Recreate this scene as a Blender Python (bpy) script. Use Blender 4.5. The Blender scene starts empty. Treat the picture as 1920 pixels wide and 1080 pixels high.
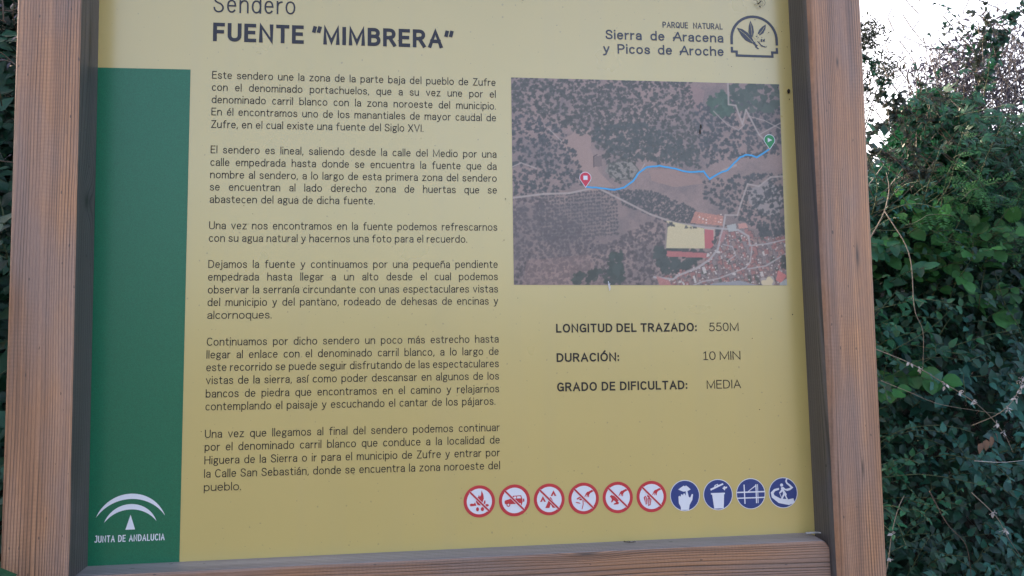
import bpy, bmesh, math, random
import numpy as np
from mathutils import Vector, Matrix, noise

sc = bpy.context.scene
COL = sc.collection
rad = math.radians

# ------------------------------------------------------------------ camera, sky, sun, exposure
cam = bpy.data.cameras.new('camera')
cam.sensor_width = 36.0
cam.lens = 1500 / 1920 * 36.0
cam.clip_start = 0.02
cam.clip_end = 2000
co = bpy.data.objects.new('camera', cam)
COL.objects.link(co)
right = Vector((0.99322513, -0.11547394, -0.01302368))
down = Vector((-0.00281433, 0.08813831, -0.99610427))
fwd = Vector((0.11617197, 0.98939244, 0.0872162))
m = Matrix((right, -down, -fwd)).transposed().to_4x4()
m.translation = Vector((0.28699436, -1.13491465, 1.52))
co.matrix_world = m
sc.camera = co

SUN_EL, SUN_AZ = 28.0, -28.0          # azimuth clockwise from +Y (the board faces -Y): the sun stands behind the board
w = bpy.data.worlds.new('World')
sc.world = w
w.use_nodes = True
nt = w.node_tree
sky = nt.nodes.new('ShaderNodeTexSky')
sky.sky_type = 'NISHITA'
sky.sun_disc = False
sky.sun_elevation = rad(SUN_EL)
sky.sun_rotation = rad(SUN_AZ)
sky.air_density = 0.7
sky.dust_density = 6.0
sky.ozone_density = 0.4
bg = nt.nodes['Background']
bg.inputs['Strength'].default_value = 0.15
tint = nt.nodes.new('ShaderNodeMix')                       # hazy daylight, a touch warmer than the clear-sky model
tint.data_type = 'RGBA'
tint.blend_type = 'MULTIPLY'
tint.inputs['Factor'].default_value = 1.0
tint.inputs[7].default_value = (1.12, 1.0, 0.88, 1)
nt.links.new(sky.outputs[0], tint.inputs[6])
nt.links.new(tint.outputs[2], bg.inputs['Color'])

sl = bpy.data.lights.new('sun', 'SUN')
sl.energy = 0.6
sl.angle = rad(20)
sl.color = (1.0, 0.95, 0.88)
so = bpy.data.objects.new('sun', sl)
COL.objects.link(so)
sd = Vector((math.sin(rad(SUN_AZ)) * math.cos(rad(SUN_EL)), math.cos(rad(SUN_AZ)) * math.cos(rad(SUN_EL)), math.sin(rad(SUN_EL))))
so.rotation_euler = sd.to_track_quat('Z', 'Y').to_euler()
so.location = sd * 20

sc.view_settings.view_transform = 'Standard'
sc.view_settings.look = 'None'
sc.view_settings.gamma = 1.0
sc.view_settings.use_curve_mapping = False
sc.view_settings.exposure = 2.72

# ------------------------------------------------------------------ helpers
def link(name, me, parent=None, mats=()):
    o = bpy.data.objects.new(name, me)
    COL.objects.link(o)
    if parent is not None:
        o.parent = parent
    for mt in mats:
        me.materials.append(mt)
    return o

def empty(name, loc, label, cat, group=None):
    o = bpy.data.objects.new(name, None)
    o.empty_display_size = 0.05
    o.location = loc
    COL.objects.link(o)
    o['label'] = label
    o['category'] = cat
    if group:
        o['group'] = group
    return o

def mesh(name, verts, faces, smooth=False, mi=None):
    me = bpy.data.meshes.new(name)
    me.from_pydata([tuple(v) for v in verts], [], faces)
    if smooth:
        me.polygons.foreach_set('use_smooth', [True] * len(me.polygons))
    if mi is not None:
        me.polygons.foreach_set('material_index', mi)
    me.update()
    return me

class NT:
    """tiny helper for shader node trees"""
    def __init__(self, name):
        self.m = bpy.data.materials.new(name)
        self.m.use_nodes = True
        self.t = self.m.node_tree
        self.b = self.t.nodes['Principled BSDF']
    def n(self, typ, **kw):
        nd = self.t.nodes.new(typ)
        for k, v in kw.items():
            setattr(nd, k, v)
        return nd
    def put(self, sock, v):
        if hasattr(v, 'node'):
            self.t.links.new(v, sock)
        elif v is not None:
            sock.default_value = v
    def math(self, op, a, b=None, c=None):
        nd = self.n('ShaderNodeMath', operation=op)
        for i, v in enumerate((a, b, c)):
            if v is not None:
                self.put(nd.inputs[i], v)
        return nd.outputs[0]
    def noise(self, vec, scale, detail=3, rough=0.5, dist=0.0):
        nd = self.n('ShaderNodeTexNoise')
        self.put(nd.inputs['Vector'], vec)
        nd.inputs['Scale'].default_value = scale
        nd.inputs['Detail'].default_value = detail
        nd.inputs['Roughness'].default_value = rough
        nd.inputs['Distortion'].default_value = dist
        return nd.outputs['Fac']
    def comb(self, x, y, z):
        nd = self.n('ShaderNodeCombineXYZ')
        for i, v in enumerate((x, y, z)):
            self.put(nd.inputs[i], v)
        return nd.outputs[0]
    def sep(self, v):
        nd = self.n('ShaderNodeSeparateXYZ')
        self.put(nd.inputs[0], v)
        return nd.outputs
    def obj(self):
        return self.n('ShaderNodeTexCoord').outputs['Object']
    def ramp(self, fac, stops):
        nd = self.n('ShaderNodeValToRGB')
        e = nd.color_ramp.elements
        while len(e) < len(stops):
            e.new(0.5)
        for el, (p, c) in zip(e, stops):
            el.position = p
            el.color = (*c, 1) if len(c) == 3 else c
        self.put(nd.inputs[0], fac)
        return nd.outputs[0]
    def mix(self, fac, a, b, mode='MIX'):
        nd = self.n('ShaderNodeMix', data_type='RGBA', blend_type=mode)
        self.put(nd.inputs['Factor'], fac)
        for i, v in ((6, a), (7, b)):
            if isinstance(v, tuple) and len(v) == 3:
                v = (*v, 1)
            self.put(nd.inputs[i], v)
        return nd.outputs[2]
    def bump(self, h, strength, dist=0.001):
        nd = self.n('ShaderNodeBump')
        nd.inputs['Strength'].default_value = strength
        nd.inputs['Distance'].default_value = dist
        self.put(nd.inputs['Height'], h)
        self.t.links.new(nd.outputs[0], self.b.inputs['Normal'])
    def col(self, c):
        if isinstance(c, tuple) and len(c) == 3:
            c = (*c, 1)
        self.put(self.b.inputs['Base Color'], c)
    def set(self, **kw):
        for k, v in kw.items():
            self.put(self.b.inputs[k.replace('_', ' ')], v)

def flat(name, c, rough=0.36, spec=0.5, speck=0.06):
    """printed ink: flat colour with a faint mottling"""
    k = NT(name)
    f = k.noise(k.obj(), 900, 2)
    k.col(k.mix(f, tuple(x * (1 - speck) for x in c), tuple(min(1, x * (1 + speck)) for x in c)))
    k.set(Roughness=rough)
    k.b.inputs['Specular IOR Level'].default_value = spec
    return k.m

def wood(name, along, knots=(), seed=0.0, tone=1.0, period=0.0036, grey=0.0):
    """weathered treated pine: fine growth lines that run along one axis and bend round knots"""
    k = NT(name)
    x, y, z = k.sep(k.obj())
    if along == 'Z':
        u, v = k.math('ADD', x, k.math('MULTIPLY', y, 0.55)), z
    else:
        u, v = k.math('ADD', z, k.math('MULTIPLY', y, 0.55)), x
    warp = k.math('SUBTRACT', k.noise(k.comb(k.math('MULTIPLY', u, 9), k.math('MULTIPLY', v, 1.1), seed), 1.0, 2), 0.5)
    u2 = k.math('ADD', u, k.math('MULTIPLY', warp, 0.022))
    warp2 = k.math('SUBTRACT', k.noise(k.comb(k.math('MULTIPLY', u, 60), k.math('MULTIPLY', v, 4), seed + 3), 1.0, 2), 0.5)
    u2 = k.math('ADD', u2, k.math('MULTIPLY', warp2, 0.0022))
    core = None
    for (ku, kv, ru, rv, push) in knots:
        du = k.math('DIVIDE', k.math('SUBTRACT', u, ku), ru)
        dv = k.math('DIVIDE', k.math('SUBTRACT', v, kv), rv)
        d2 = k.math('ADD', k.math('MULTIPLY', du, du), k.math('MULTIPLY', dv, dv))
        g = k.math('EXPONENT', k.math('MULTIPLY', d2, -1.0))
        u2 = k.math('ADD', u2, k.math('MULTIPLY', g, push))
        c = k.math('EXPONENT', k.math('MULTIPLY', d2, -7.0))
        core = c if core is None else k.math('ADD', core, c)
    spacing = k.noise(k.comb(k.math('MULTIPLY', u2, 26), seed, 0.3), 1.0, 1)
    ph = k.math('ADD', k.math('MULTIPLY', u2, 6.2832 / period), k.math('MULTIPLY', spacing, 44.0))
    s = k.math('MULTIPLY_ADD', k.math('SINE', ph), 0.5, 0.5)
    late = k.math('POWER', s, 4.0)
    lv = k.noise(k.comb(k.math('MULTIPLY', u2, 420), k.math('MULTIPLY', v, 5), seed + 9), 1.0, 2)
    late = k.math('MULTIPLY', late, k.math('MULTIPLY_ADD', lv, 1.3, 0.1))
    fade = k.ramp(k.noise(k.comb(k.math('MULTIPLY', u2, 38), k.math('MULTIPLY', v, 2.2), seed + 17), 1.0, 3), [(0.32, (.25, .25, .25)), (0.66, (1, 1, 1))])
    late = k.math('MULTIPLY', late, fade)
    fibre = k.noise(k.comb(k.math('MULTIPLY', u, 1500), k.math('MULTIPLY', v, 70), seed + 5), 1.0, 3, 0.65)
    broad = k.noise(k.comb(k.math('MULTIPLY', u2, 55), k.math('MULTIPLY', v, 1.6), seed + 7), 1.0, 3)
    blot = k.noise(k.comb(k.math('MULTIPLY', u, 14), k.math('MULTIPLY', v, 4), seed + 11), 1.0, 3)
    T = lambda c: tuple(q * tone for q in c)
    base = k.ramp(broad, [(0.30, T((0.190, 0.094, 0.054))), (0.48, T((0.345, 0.172, 0.092))), (0.70, T((0.490, 0.245, 0.120)))])
    base = k.mix(k.math('MULTIPLY', k.ramp(blot, [(0.42, (0, 0, 0)), (0.62, (1, 1, 1))]), 0.55), base, T((0.250, 0.180, 0.165)))
    base = k.mix(k.math('MINIMUM', k.math('MULTIPLY', late, 1.15), 0.95), base, T((0.046, 0.024, 0.016)))
    fb = k.math('MULTIPLY_ADD', fibre, 0.9, 0.55)
    base = k.mix(1.0, base, k.comb(fb, fb, fb), 'MULTIPLY')
    if core is not None:
        base = k.mix(k.math('MINIMUM', k.math('MULTIPLY', core, 0.85), 1.0), base, T((0.03, 0.02, 0.015)))
    saw = k.math('SINE', k.math('ADD', k.math('MULTIPLY', v, 1250), k.math('MULTIPLY', k.noise(k.comb(k.math('MULTIPLY', u, 30), k.math('MULTIPLY', v, 9), seed), 1.0, 1), 14)))
    patch = k.ramp(k.noise(k.comb(k.math('MULTIPLY', u, 20), k.math('MULTIPLY', v, 5), seed + 40), 1.0, 2), [(0.45, (0, 0, 0)), (0.65, (1, 1, 1))])
    sv = k.math('MULTIPLY_ADD', k.math('MULTIPLY', saw, patch), 0.05, 1.0)
    base = k.mix(1.0, base, k.comb(sv, sv, sv), 'MULTIPLY')
    chk = k.math('LESS_THAN', k.noise(k.comb(k.math('MULTIPLY', u2, 330), k.math('MULTIPLY', v, 2.6), seed + 31), 1.0, 1), 0.235)
    base = k.mix(k.math('MULTIPLY', chk, 0.85), base, T((0.035, 0.020, 0.014)))
    sp = k.math('LESS_THAN', k.noise(k.comb(k.math('MULTIPLY', u, 260), k.math('MULTIPLY', v, 90), seed + 21), 1.0, 0), 0.17)
    base = k.mix(k.math('MULTIPLY', sp, 0.7), base, T((0.03, 0.02, 0.02)))
    if grey:                                               # pull the colour towards a cool grey
        g_ = k.n('ShaderNodeRGBToBW')
        k.put(g_.inputs[0], base)
        base = k.mix(grey, base, k.comb(k.math('MULTIPLY', g_.outputs[0], 0.98), k.math('MULTIPLY', g_.outputs[0], 0.98), k.math('MULTIPLY', g_.outputs[0], 1.06)))
    k.col(base)
    k.set(Roughness=k.math('MULTIPLY_ADD', fibre, 0.25, 0.38))
    k.b.inputs['Specular IOR Level'].default_value = 0.75
    h = k.math('SUBTRACT', k.math('SUBTRACT', k.math('MULTIPLY', fibre, 0.5), k.math('MULTIPLY', late, 0.8)), chk)
    k.bump(h, 0.55, 0.0012)
    return k.m

# ------------------------------------------------------------------ materials
def soil(name, c0, c1, scale=6):
    k = NT(name)
    n1 = k.noise(k.obj(), scale, 6, 0.65)
    n2 = k.noise(k.obj(), scale * 22, 4, 0.6)
    k.col(k.mix(n2, k.ramp(n1, [(0.35, c0), (0.65, c1)]), tuple(q * 0.6 for q in c0)))
    k.set(Roughness=0.95)
    k.bump(k.math('ADD', n1, k.math('MULTIPLY', n2, 0.4)), 0.8, 0.02)
    return k.m

def leaf_mat(name, c, var=0.35, rough=0.42, transl=0.22, tip=None):
    k = NT(name)
    info = k.n('ShaderNodeObjectInfo')
    geo = k.n('ShaderNodeNewGeometry')
    r = k.math('FRACT', k.math('ADD', info.outputs['Random'], geo.outputs['Random Per Island']))
    nz = k.noise(geo.outputs['Position'], 55, 3)
    lo = tuple(q * (1 - var) for q in c)
    hi = (c[0] * (1 + var * 1.5), c[1] * (1 + var), c[2] * (1 + var * 0.4))
    col = k.mix(r, lo, hi)
    fine = k.math('MULTIPLY_ADD', nz, 0.7, 0.62)
    col = k.mix(1.0, col, k.comb(fine, fine, fine), 'MULTIPLY')
    k.col(col)
    k.set(Roughness=rough)
    k.b.inputs['Specular IOR Level'].default_value = 0.38
    k.bump(k.noise(geo.outputs['Position'], 320, 2), 0.35, 0.002)
    if transl:
        out = k.t.nodes['Material Output']
        tr = k.n('ShaderNodeBsdfTranslucent')
        k.t.links.new(col, tr.inputs['Color'])
        mx = k.n('ShaderNodeMixShader')
        mx.inputs[0].default_value = transl
        k.t.links.new(k.b.outputs[0], mx.inputs[1])
        k.t.links.new(tr.outputs[0], mx.inputs[2])
        k.t.links.new(mx.outputs[0], out.inputs['Surface'])
    return k.m

M = {}
M['ground'] = soil('path_soil', (0.10, 0.08, 0.06), (0.20, 0.165, 0.125))
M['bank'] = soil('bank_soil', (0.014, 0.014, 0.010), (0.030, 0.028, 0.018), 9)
M['post_l'] = wood('pine_left', 'Z', knots=((-0.170, 1.735, 0.012, 0.035, 0.010), (-0.166, 1.47, 0.008, 0.14, 0.006), (-0.168, 1.95, 0.008, 0.16, -0.006), (-0.16, 1.29, 0.010, 0.10, 0.007)), seed=1.0, tone=1.14)
M['post_r'] = wood('pine_right', 'Z', knots=((0.864, 1.945, 0.0042, 0.022, 0.003), (0.880, 1.66, 0.006, 0.05, 0.003), (0.872, 1.36, 0.004, 0.03, -0.002),), seed=14.0, tone=1.08)
M['rail'] = wood('pine_rail', 'X', knots=((1.232, 0.512, 0.008, 0.05, 0.007), (1.236, 0.05, 0.007, 0.11, -0.006), (1.238, 0.75, 0.006, 0.09, 0.006)), seed=33.0, period=0.0046, tone=0.92)
M['side'] = wood('pine_dark_grey', 'Z', knots=((-0.166, 1.735, 0.010, 0.030, 0.010), (-0.168, 1.95, 0.008, 0.12, -0.006)), seed=5.0, tone=0.42, grey=0.85)  # darker, greyer pine for the post faces towards the panel
M['rail_top'] = wood('pine_grey', 'X', seed=8.0, tone=1.15, grey=0.8)  # greyer pine for the upward faces of the rails
M['ink'] = flat('dark_ink', (0.026, 0.023, 0.020), 0.5, 0.3)
M['title'] = flat('title_ink', (0.030, 0.030, 0.042), 0.45, 0.35)
M['logo'] = flat('slate_ink', (0.045, 0.047, 0.066))
M['white'] = flat('white_ink', (0.72, 0.73, 0.80))
M['red'] = flat('red_ink', (0.52, 0.030, 0.045))
M['blue'] = flat('blue_ink', (0.020, 0.045, 0.20))
M['route'] = flat('route_ink', (0.055, 0.36, 0.70))
M['pin_g'] = flat('green_pin_ink', (0.020, 0.26, 0.085))
M['pin_r'] = flat('red_pin_ink', (0.60, 0.030, 0.07))
M['dirt'] = flat('dirt', (0.035, 0.026, 0.020), 0.8, 0.2)
M['insect'] = flat('insect_brown', (0.05, 0.035, 0.022), 0.6, 0.3)
M['wire'] = flat('rusty_wire', (0.075, 0.066, 0.060), 0.6, 0.5, 0.3)
M['steel'] = flat('galvanised_steel', (0.25, 0.26, 0.27), 0.5)

def panel_mat():
    k = NT('panel_print')
    o = k.obj()
    n1 = k.noise(o, 3.0, 3)
    n2 = k.noise(o, 1400, 2)
    base = k.ramp(n1, [(0.3, (0.515, 0.403, 0.130)), (0.7, (0.552, 0.428, 0.142))])
    base = k.mix(k.math('MULTIPLY', n2, 0.22), base, (0.36, 0.30, 0.12))
    x, y, z = k.sep(o)
    # a little grime in fine dots and a faint run-off streak
    dots = k.math('LESS_THAN', k.noise(o, 210, 0), 0.195)
    base = k.mix(k.math('MULTIPLY', dots, 0.35), base, (0.14, 0.11, 0.07))
    st = k.noise(k.comb(k.math('MULTIPLY', x, 26), 0.0, k.math('MULTIPLY', z, 1.1)), 1.0, 4)
    base = k.mix(k.math('MULTIPLY', k.ramp(st, [(0.5, (0, 0, 0)), (0.75, (1, 1, 1))]), 0.10), base, (0.33, 0.29, 0.20))
    k.col(base)
    k.set(Roughness=k.math('MULTIPLY_ADD', k.noise(o, 8, 4), 0.10, 0.24))
    k.b.inputs['Specular IOR Level'].default_value = 0.8
    k.b.inputs['Coat Weight'].default_value = 0.9
    k.b.inputs['Coat Roughness'].default_value = 0.22
    k.bump(k.noise(o, 700, 2), 0.05, 0.0006)
    return k.m
M['panel'] = panel_mat()

def green_mat():
    k = NT('green_band_print')
    o = k.obj()
    n = k.noise(o, 1100, 3, 0.7)
    base = k.ramp(n, [(0.35, (0.003, 0.105, 0.052)), (0.65, (0.009, 0.165, 0.082))])
    k.col(base)
    k.set(Roughness=0.34)
    k.b.inputs['Specular IOR Level'].default_value = 0.5
    k.bump(n, 0.06, 0.0006)
    return k.m
M['green'] = green_mat()

# ------------------------------------------------------------------ ground and bank (structure)
def terrain_h(x, y):
    """level path in front, steep overgrown bank behind the fence, then a slow rise"""
    n = noise.noise(Vector((x * 0.7, y * 0.7, 0.0))) * 0.10
    front = 1.12 + n
    t = max(0.0, min(1.0, (y - front) / 0.75))
    t = t * t * (3 - 2 * t)
    h = 1.78 * t
    if x < -0.4:                                           # the slope climbs on the left
        a = min(1.0, (-0.4 - x) / 0.7)
        b = max(0.0, min(1.0, (y - 1.7) / 1.2))
        h += 1.6 * a * b * b * (3 - 2 * b)
    if y > 1.9:
        h += min(2.2, (y - 1.9) * 0.05)
    return h + noise.noise(Vector((x * 2.3, y * 2.3, 4.0))) * 0.05 * (0.3 + t)

def grid_axis(lo, hi, core0, core1, step):
    a = list(np.arange(core0, core1 + 1e-6, step))
    d, x = step, core0
    while x > lo:
        d *= 1.35
        x -= d
        a.insert(0, max(x, lo))
    d, x = step, core1
    while x < hi:
        d *= 1.35
        x += d
        a.append(min(x, hi))
    return a
gx = grid_axis(-400, 400, -3.0, 4.0, 0.12)
gy = grid_axis(-400, 400, -2.0, 3.4, 0.09)
V = [(x, y, terrain_h(x, y)) for y in gy for x in gx]
nx = len(gx)
F, MI = [], []
for j in range(len(gy) - 1):
    for i in range(nx - 1):
        F.append((j * nx + i, j * nx + i + 1, (j + 1) * nx + i + 1, (j + 1) * nx + i))
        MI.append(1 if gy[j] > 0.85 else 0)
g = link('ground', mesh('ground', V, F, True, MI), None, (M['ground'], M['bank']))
g['kind'] = 'structure'

# ------------------------------------------------------------------ the information board
board = empty('information_board', (0.35, 0.0, 0.0),
              'large beige and green trail information board in a brown wooden post frame', 'information board')
board_inv = Matrix.Translation((-0.35, 0, 0))
def bpart(name, me, parent=None, mats=()):
    """a part of the board built in world coordinates"""
    o = link(name, me, parent or board, mats)
    if parent is None or parent is board:
        o.matrix_parent_inverse = board_inv
    return o

def post(name, rings, mat):
    """rings: list of (z, [(x, y)...]) cross sections, stacked"""
    V, F = [], []
    n = len(rings[0][1])
    for z, prof in rings:
        V += [(x, y, z) for x, y in prof]
    for r in range(len(rings) - 1):
        for i in range(n):
            j = (i + 1) % n
            F.append((r * n + i, r * n + j, (r + 1) * n + j, (r + 1) * n + i))
    F.append(tuple(range(n - 1, -1, -1)))
    F.append(tuple(range((len(rings) - 1) * n, len(rings) * n)))
    me = mesh(name, V, F)
    bm = bmesh.new()
    bm.from_mesh(me)
    bmesh.ops.recalc_face_normals(bm, faces=bm.faces)
    for f in bm.faces:                                     # the face towards the panel is darker and greyer
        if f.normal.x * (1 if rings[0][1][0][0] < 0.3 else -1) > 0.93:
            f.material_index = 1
    bm.to_mesh(me)
    bm.free()
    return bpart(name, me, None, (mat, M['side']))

def rounded(x0, x1, y0, y1, r00, r10, n=5):
    """section of a post, front is y0; r00/r10: (rx, ry) of the front-left and front-right roundings"""
    p = []
    rx, ry = r00
    for i in range(n + 1):
        a = math.pi / 2 * i / n
        p.append((x0 + rx * (1 - math.sin(a)) , y0 + ry * (1 - math.cos(a))))
    p.reverse() if False else None
    # p runs from the front face (a=0: x0+rx, y0) to the left face (a=90: x0, y0+ry)
    left = p
    rx, ry = r10
    rightp = [(x1 - rx * (1 - math.sin(math.pi / 2 * i / n)), y0 + ry * (1 - math.cos(math.pi / 2 * i / n))) for i in range(n + 1)]
    out = list(reversed(left)) + rightp + [(x1 - 0.003, y1), (x0 + 0.003, y1)]
    out.insert(len(left) + len(rightp), (x1, y1 - 0.003))
    out.append((x0, y1 - 0.003))
    return out

def lerp(a, b, t):
    return a + (b - a) * t
ZT = 2.27
ringsL, ringsR = [], []
for z in [-0.35, 0.0, 0.5, 0.9, 1.10, 1.2, 1.26, 1.3, 1.4, 1.6, 1.8, 2.0, 2.1, ZT - 0.012, ZT]:
    zz = max(1.0, z)
    t = (zz - 1.257) / (2.025 - 1.257)
    xi = lerp(-0.1452, -0.1540, t)
    xo = lerp(-0.2262, -0.2345, t)
    wob = noise.noise(Vector((0.3, 0.1, z * 3))) * 0.0007
    dent = 0.004 * math.exp(-((z - 1.30) / 0.02) ** 2)
    ins = 0.008 if z == ZT else 0.0
    ringsL.append((z, [(x + (ins if x < -0.19 else -ins), y) for x, y in rounded(xo + wob, xi, -0.060, 0.034, (0.008, 0.008), (0.0035 + dent, 0.0035 + dent))]))
    t = (zz - 1.27) / (2.06 - 1.27)
    xi = lerp(0.8602, 0.8558, t)
    ch = lerp(0.0148, 0.0113, t)
    xo = lerp(0.9345, 0.9398, t)
    ringsR.append((z, [(x + (-ins if x > 0.9 else ins), y) for x, y in rounded(xi, xo + wob, -0.060, 0.034, (ch, 0.020), (0.006, 0.006))]))
post('post', ringsL, M['post_l'])
post('post', ringsR, M['post_r'])

def rail(name, zt0, zt1, h, x0, x1, yf, yb, mat, rc=0.014, drop=0.004):
    """horizontal beam: rounded right upper end, softened front arris"""
    V, F = [], []
    secs = []
    xs = [x0, x0 + 0.2, x0 + 0.4, x0 + 0.6, x0 + 0.8, x1 - rc] + [x1 - rc + rc * math.sin(math.pi / 2 * i / 5) for i in range(1, 6)]
    for x in xs:
        zt = lerp(zt0, zt1, (x - x0) / (x1 - x0))
        k = 0.0
        if x > x1 - rc:
            k = rc * (1 - math.sqrt(max(0.0, 1 - ((x - (x1 - rc)) / rc) ** 2)))
        r = 0.004
        sec = [(yb, zt + drop - k), (yf + r, zt - k), (yf + r * 0.3, zt - r * 0.3 - k), (yf, zt - r - k), (yf, zt - h + r), (yf + r, zt - h), (yb, zt - h)]
        secs.append([(x, y, z) for y, z in sec])
    n = len(secs[0])
    for s in secs:
        V += s
    for a in range(len(secs) - 1):
        for i in range(n):
            j = (i + 1) % n
            F.append((a * n + i, a * n + j, (a + 1) * n + j, (a + 1) * n + i))
    F.append(tuple(range(n)))
    F.append(tuple(range((len(secs) - 1) * n, len(secs) * n)))
    me = mesh(name, V, F)
    bm = bmesh.new()
    bm.from_mesh(me)
    bmesh.ops.recalc_face_normals(bm, faces=bm.faces)
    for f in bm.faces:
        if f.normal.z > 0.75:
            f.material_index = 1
    bm.to_mesh(me)
    bm.free()
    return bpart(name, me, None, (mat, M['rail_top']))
rail('rail', 1.2532, 1.2590, 0.085, -0.1462, 0.8615, -0.040, 0.030, M['rail'])
rail('rail', 2.2420, 2.2460, 0.085, -0.1565, 0.8565, -0.040, 0.030, M['rail'], 0.004, 0.0)

# panel sheet, 6 mm thick, softened edges
def panel_mesh():
    x0b, x1b, x0t, x1t = -0.152, 0.8660, -0.160, 0.8620
    zb0, zb1, zt = 1.2480, 1.2560, 2.165
    e = 0.0012
    ringf = lambda i, y: [(x0b + i, y, zb0 + i), (x1b - i, y, zb1 + i), (x1t - i, y, zt - i), (x0t + i, y, zt - i)]
    V = ringf(e, 0.0) + ringf(0, e) + ringf(0, 0.006)
    F = [(0, 1, 2, 3), (8, 11, 10, 9)]
    for r in (0, 4):
        for i in range(4):
            j = (i + 1) % 4
            F.append((r + i, r + 4 + i, r + 4 + j, r + j))
    return mesh('panel', V, F)
panel = bpart('panel', panel_mesh(), None, (M['panel'],))
PIv = None
def pr(name, me, mats):
    """printing on the panel: sub-part of the panel"""
    o = link(name, me, panel, mats)
    return o

# ---- flat print geometry: everything lies on y = -level, coordinates in metres on the panel (X, Z)
class Flat:
    def __init__(self):
        self.v, self.f, self.m = [], [], []
    def poly(self, pts, lev=0, mi=0):
        b = len(self.v)
        y = -0.0004 - lev * 0.0002
        a = sum(pts[i][0] * pts[(i + 1) % len(pts)][1] - pts[(i + 1) % len(pts)][0] * pts[i][1] for i in range(len(pts)))
        if a < 0:
            pts = list(reversed(pts))
        self.v += [(p[0], y, p[1]) for p in pts]
        self.f.append(tuple(range(b, b + len(pts))))
        self.m.append(mi)
    def stroke(self, pts, t, lev=0, mi=0, cap=0.0, closed=False, taper=None):
        pts = [np.array(p, float) for p in pts]
        q = [pts[0]]
        for p in pts[1:]:
            if np.hypot(*(p - q[-1])) > 1e-7:
                q.append(p)
        pts = q
        if len(pts) < 2:
            return
        if not closed and cap:
            d = pts[1] - pts[0]
            pts[0] = pts[0] - d / np.hypot(*d) * cap
            d = pts[-1] - pts[-2]
            pts[-1] = pts[-1] + d / np.hypot(*d) * cap
        n = len(pts)
        L, Rr = [], []
        for i in range(n):
            if closed:
                a, b = pts[i] - pts[i - 1], pts[(i + 1) % n] - pts[i]
            else:
                a = pts[i] - pts[i - 1] if i > 0 else pts[1] - pts[0]
                b = pts[i + 1] - pts[i] if i < n - 1 else pts[-1] - pts[-2]
            a, b = a / (np.hypot(*a) + 1e-12), b / (np.hypot(*b) + 1e-12)
            na, nb = np.array((-a[1], a[0])), np.array((-b[1], b[0]))
            mm = na + nb
            l = np.hypot(*mm)
            if l < 0.35:
                mm, k = na, 1.0
            else:
                mm = mm / l
                k = min(1.0 / max(0.3, float(mm @ na)), 2.0)
            h = t / 2 * (taper[i] if taper else 1.0)
            L.append(pts[i] + mm * k * h)
            Rr.append(pts[i] - mm * k * h)
        b0 = len(self.v)
        y = -0.0004 - lev * 0.0002
        for i, (l, r) in enumerate(zip(L, Rr)):           # a hair's rise along the stroke: where it meets itself nothing is coplanar
            yy = y - 0.00002 * i / max(1, n - 1) * (0 if closed else 1)
            self.v += [(l[0], yy, l[1]), (r[0], yy, r[1])]
        for i in range(n if closed else n - 1):
            j = (i + 1) % n
            self.f.append((b0 + 2 * i, b0 + 2 * i + 1, b0 + 2 * j + 1, b0 + 2 * j))
            self.m.append(mi)
    def disc(self, c, r, lev=0, mi=0, n=40, rz=None):
        rz = rz or r
        self.poly([(c[0] + r * math.cos(2 * math.pi * i / n), c[1] + rz * math.sin(2 * math.pi * i / n)) for i in range(n)], lev, mi)
    def mesh(self, name):
        return mesh(name, self.v, self.f, False, self.m)

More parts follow.
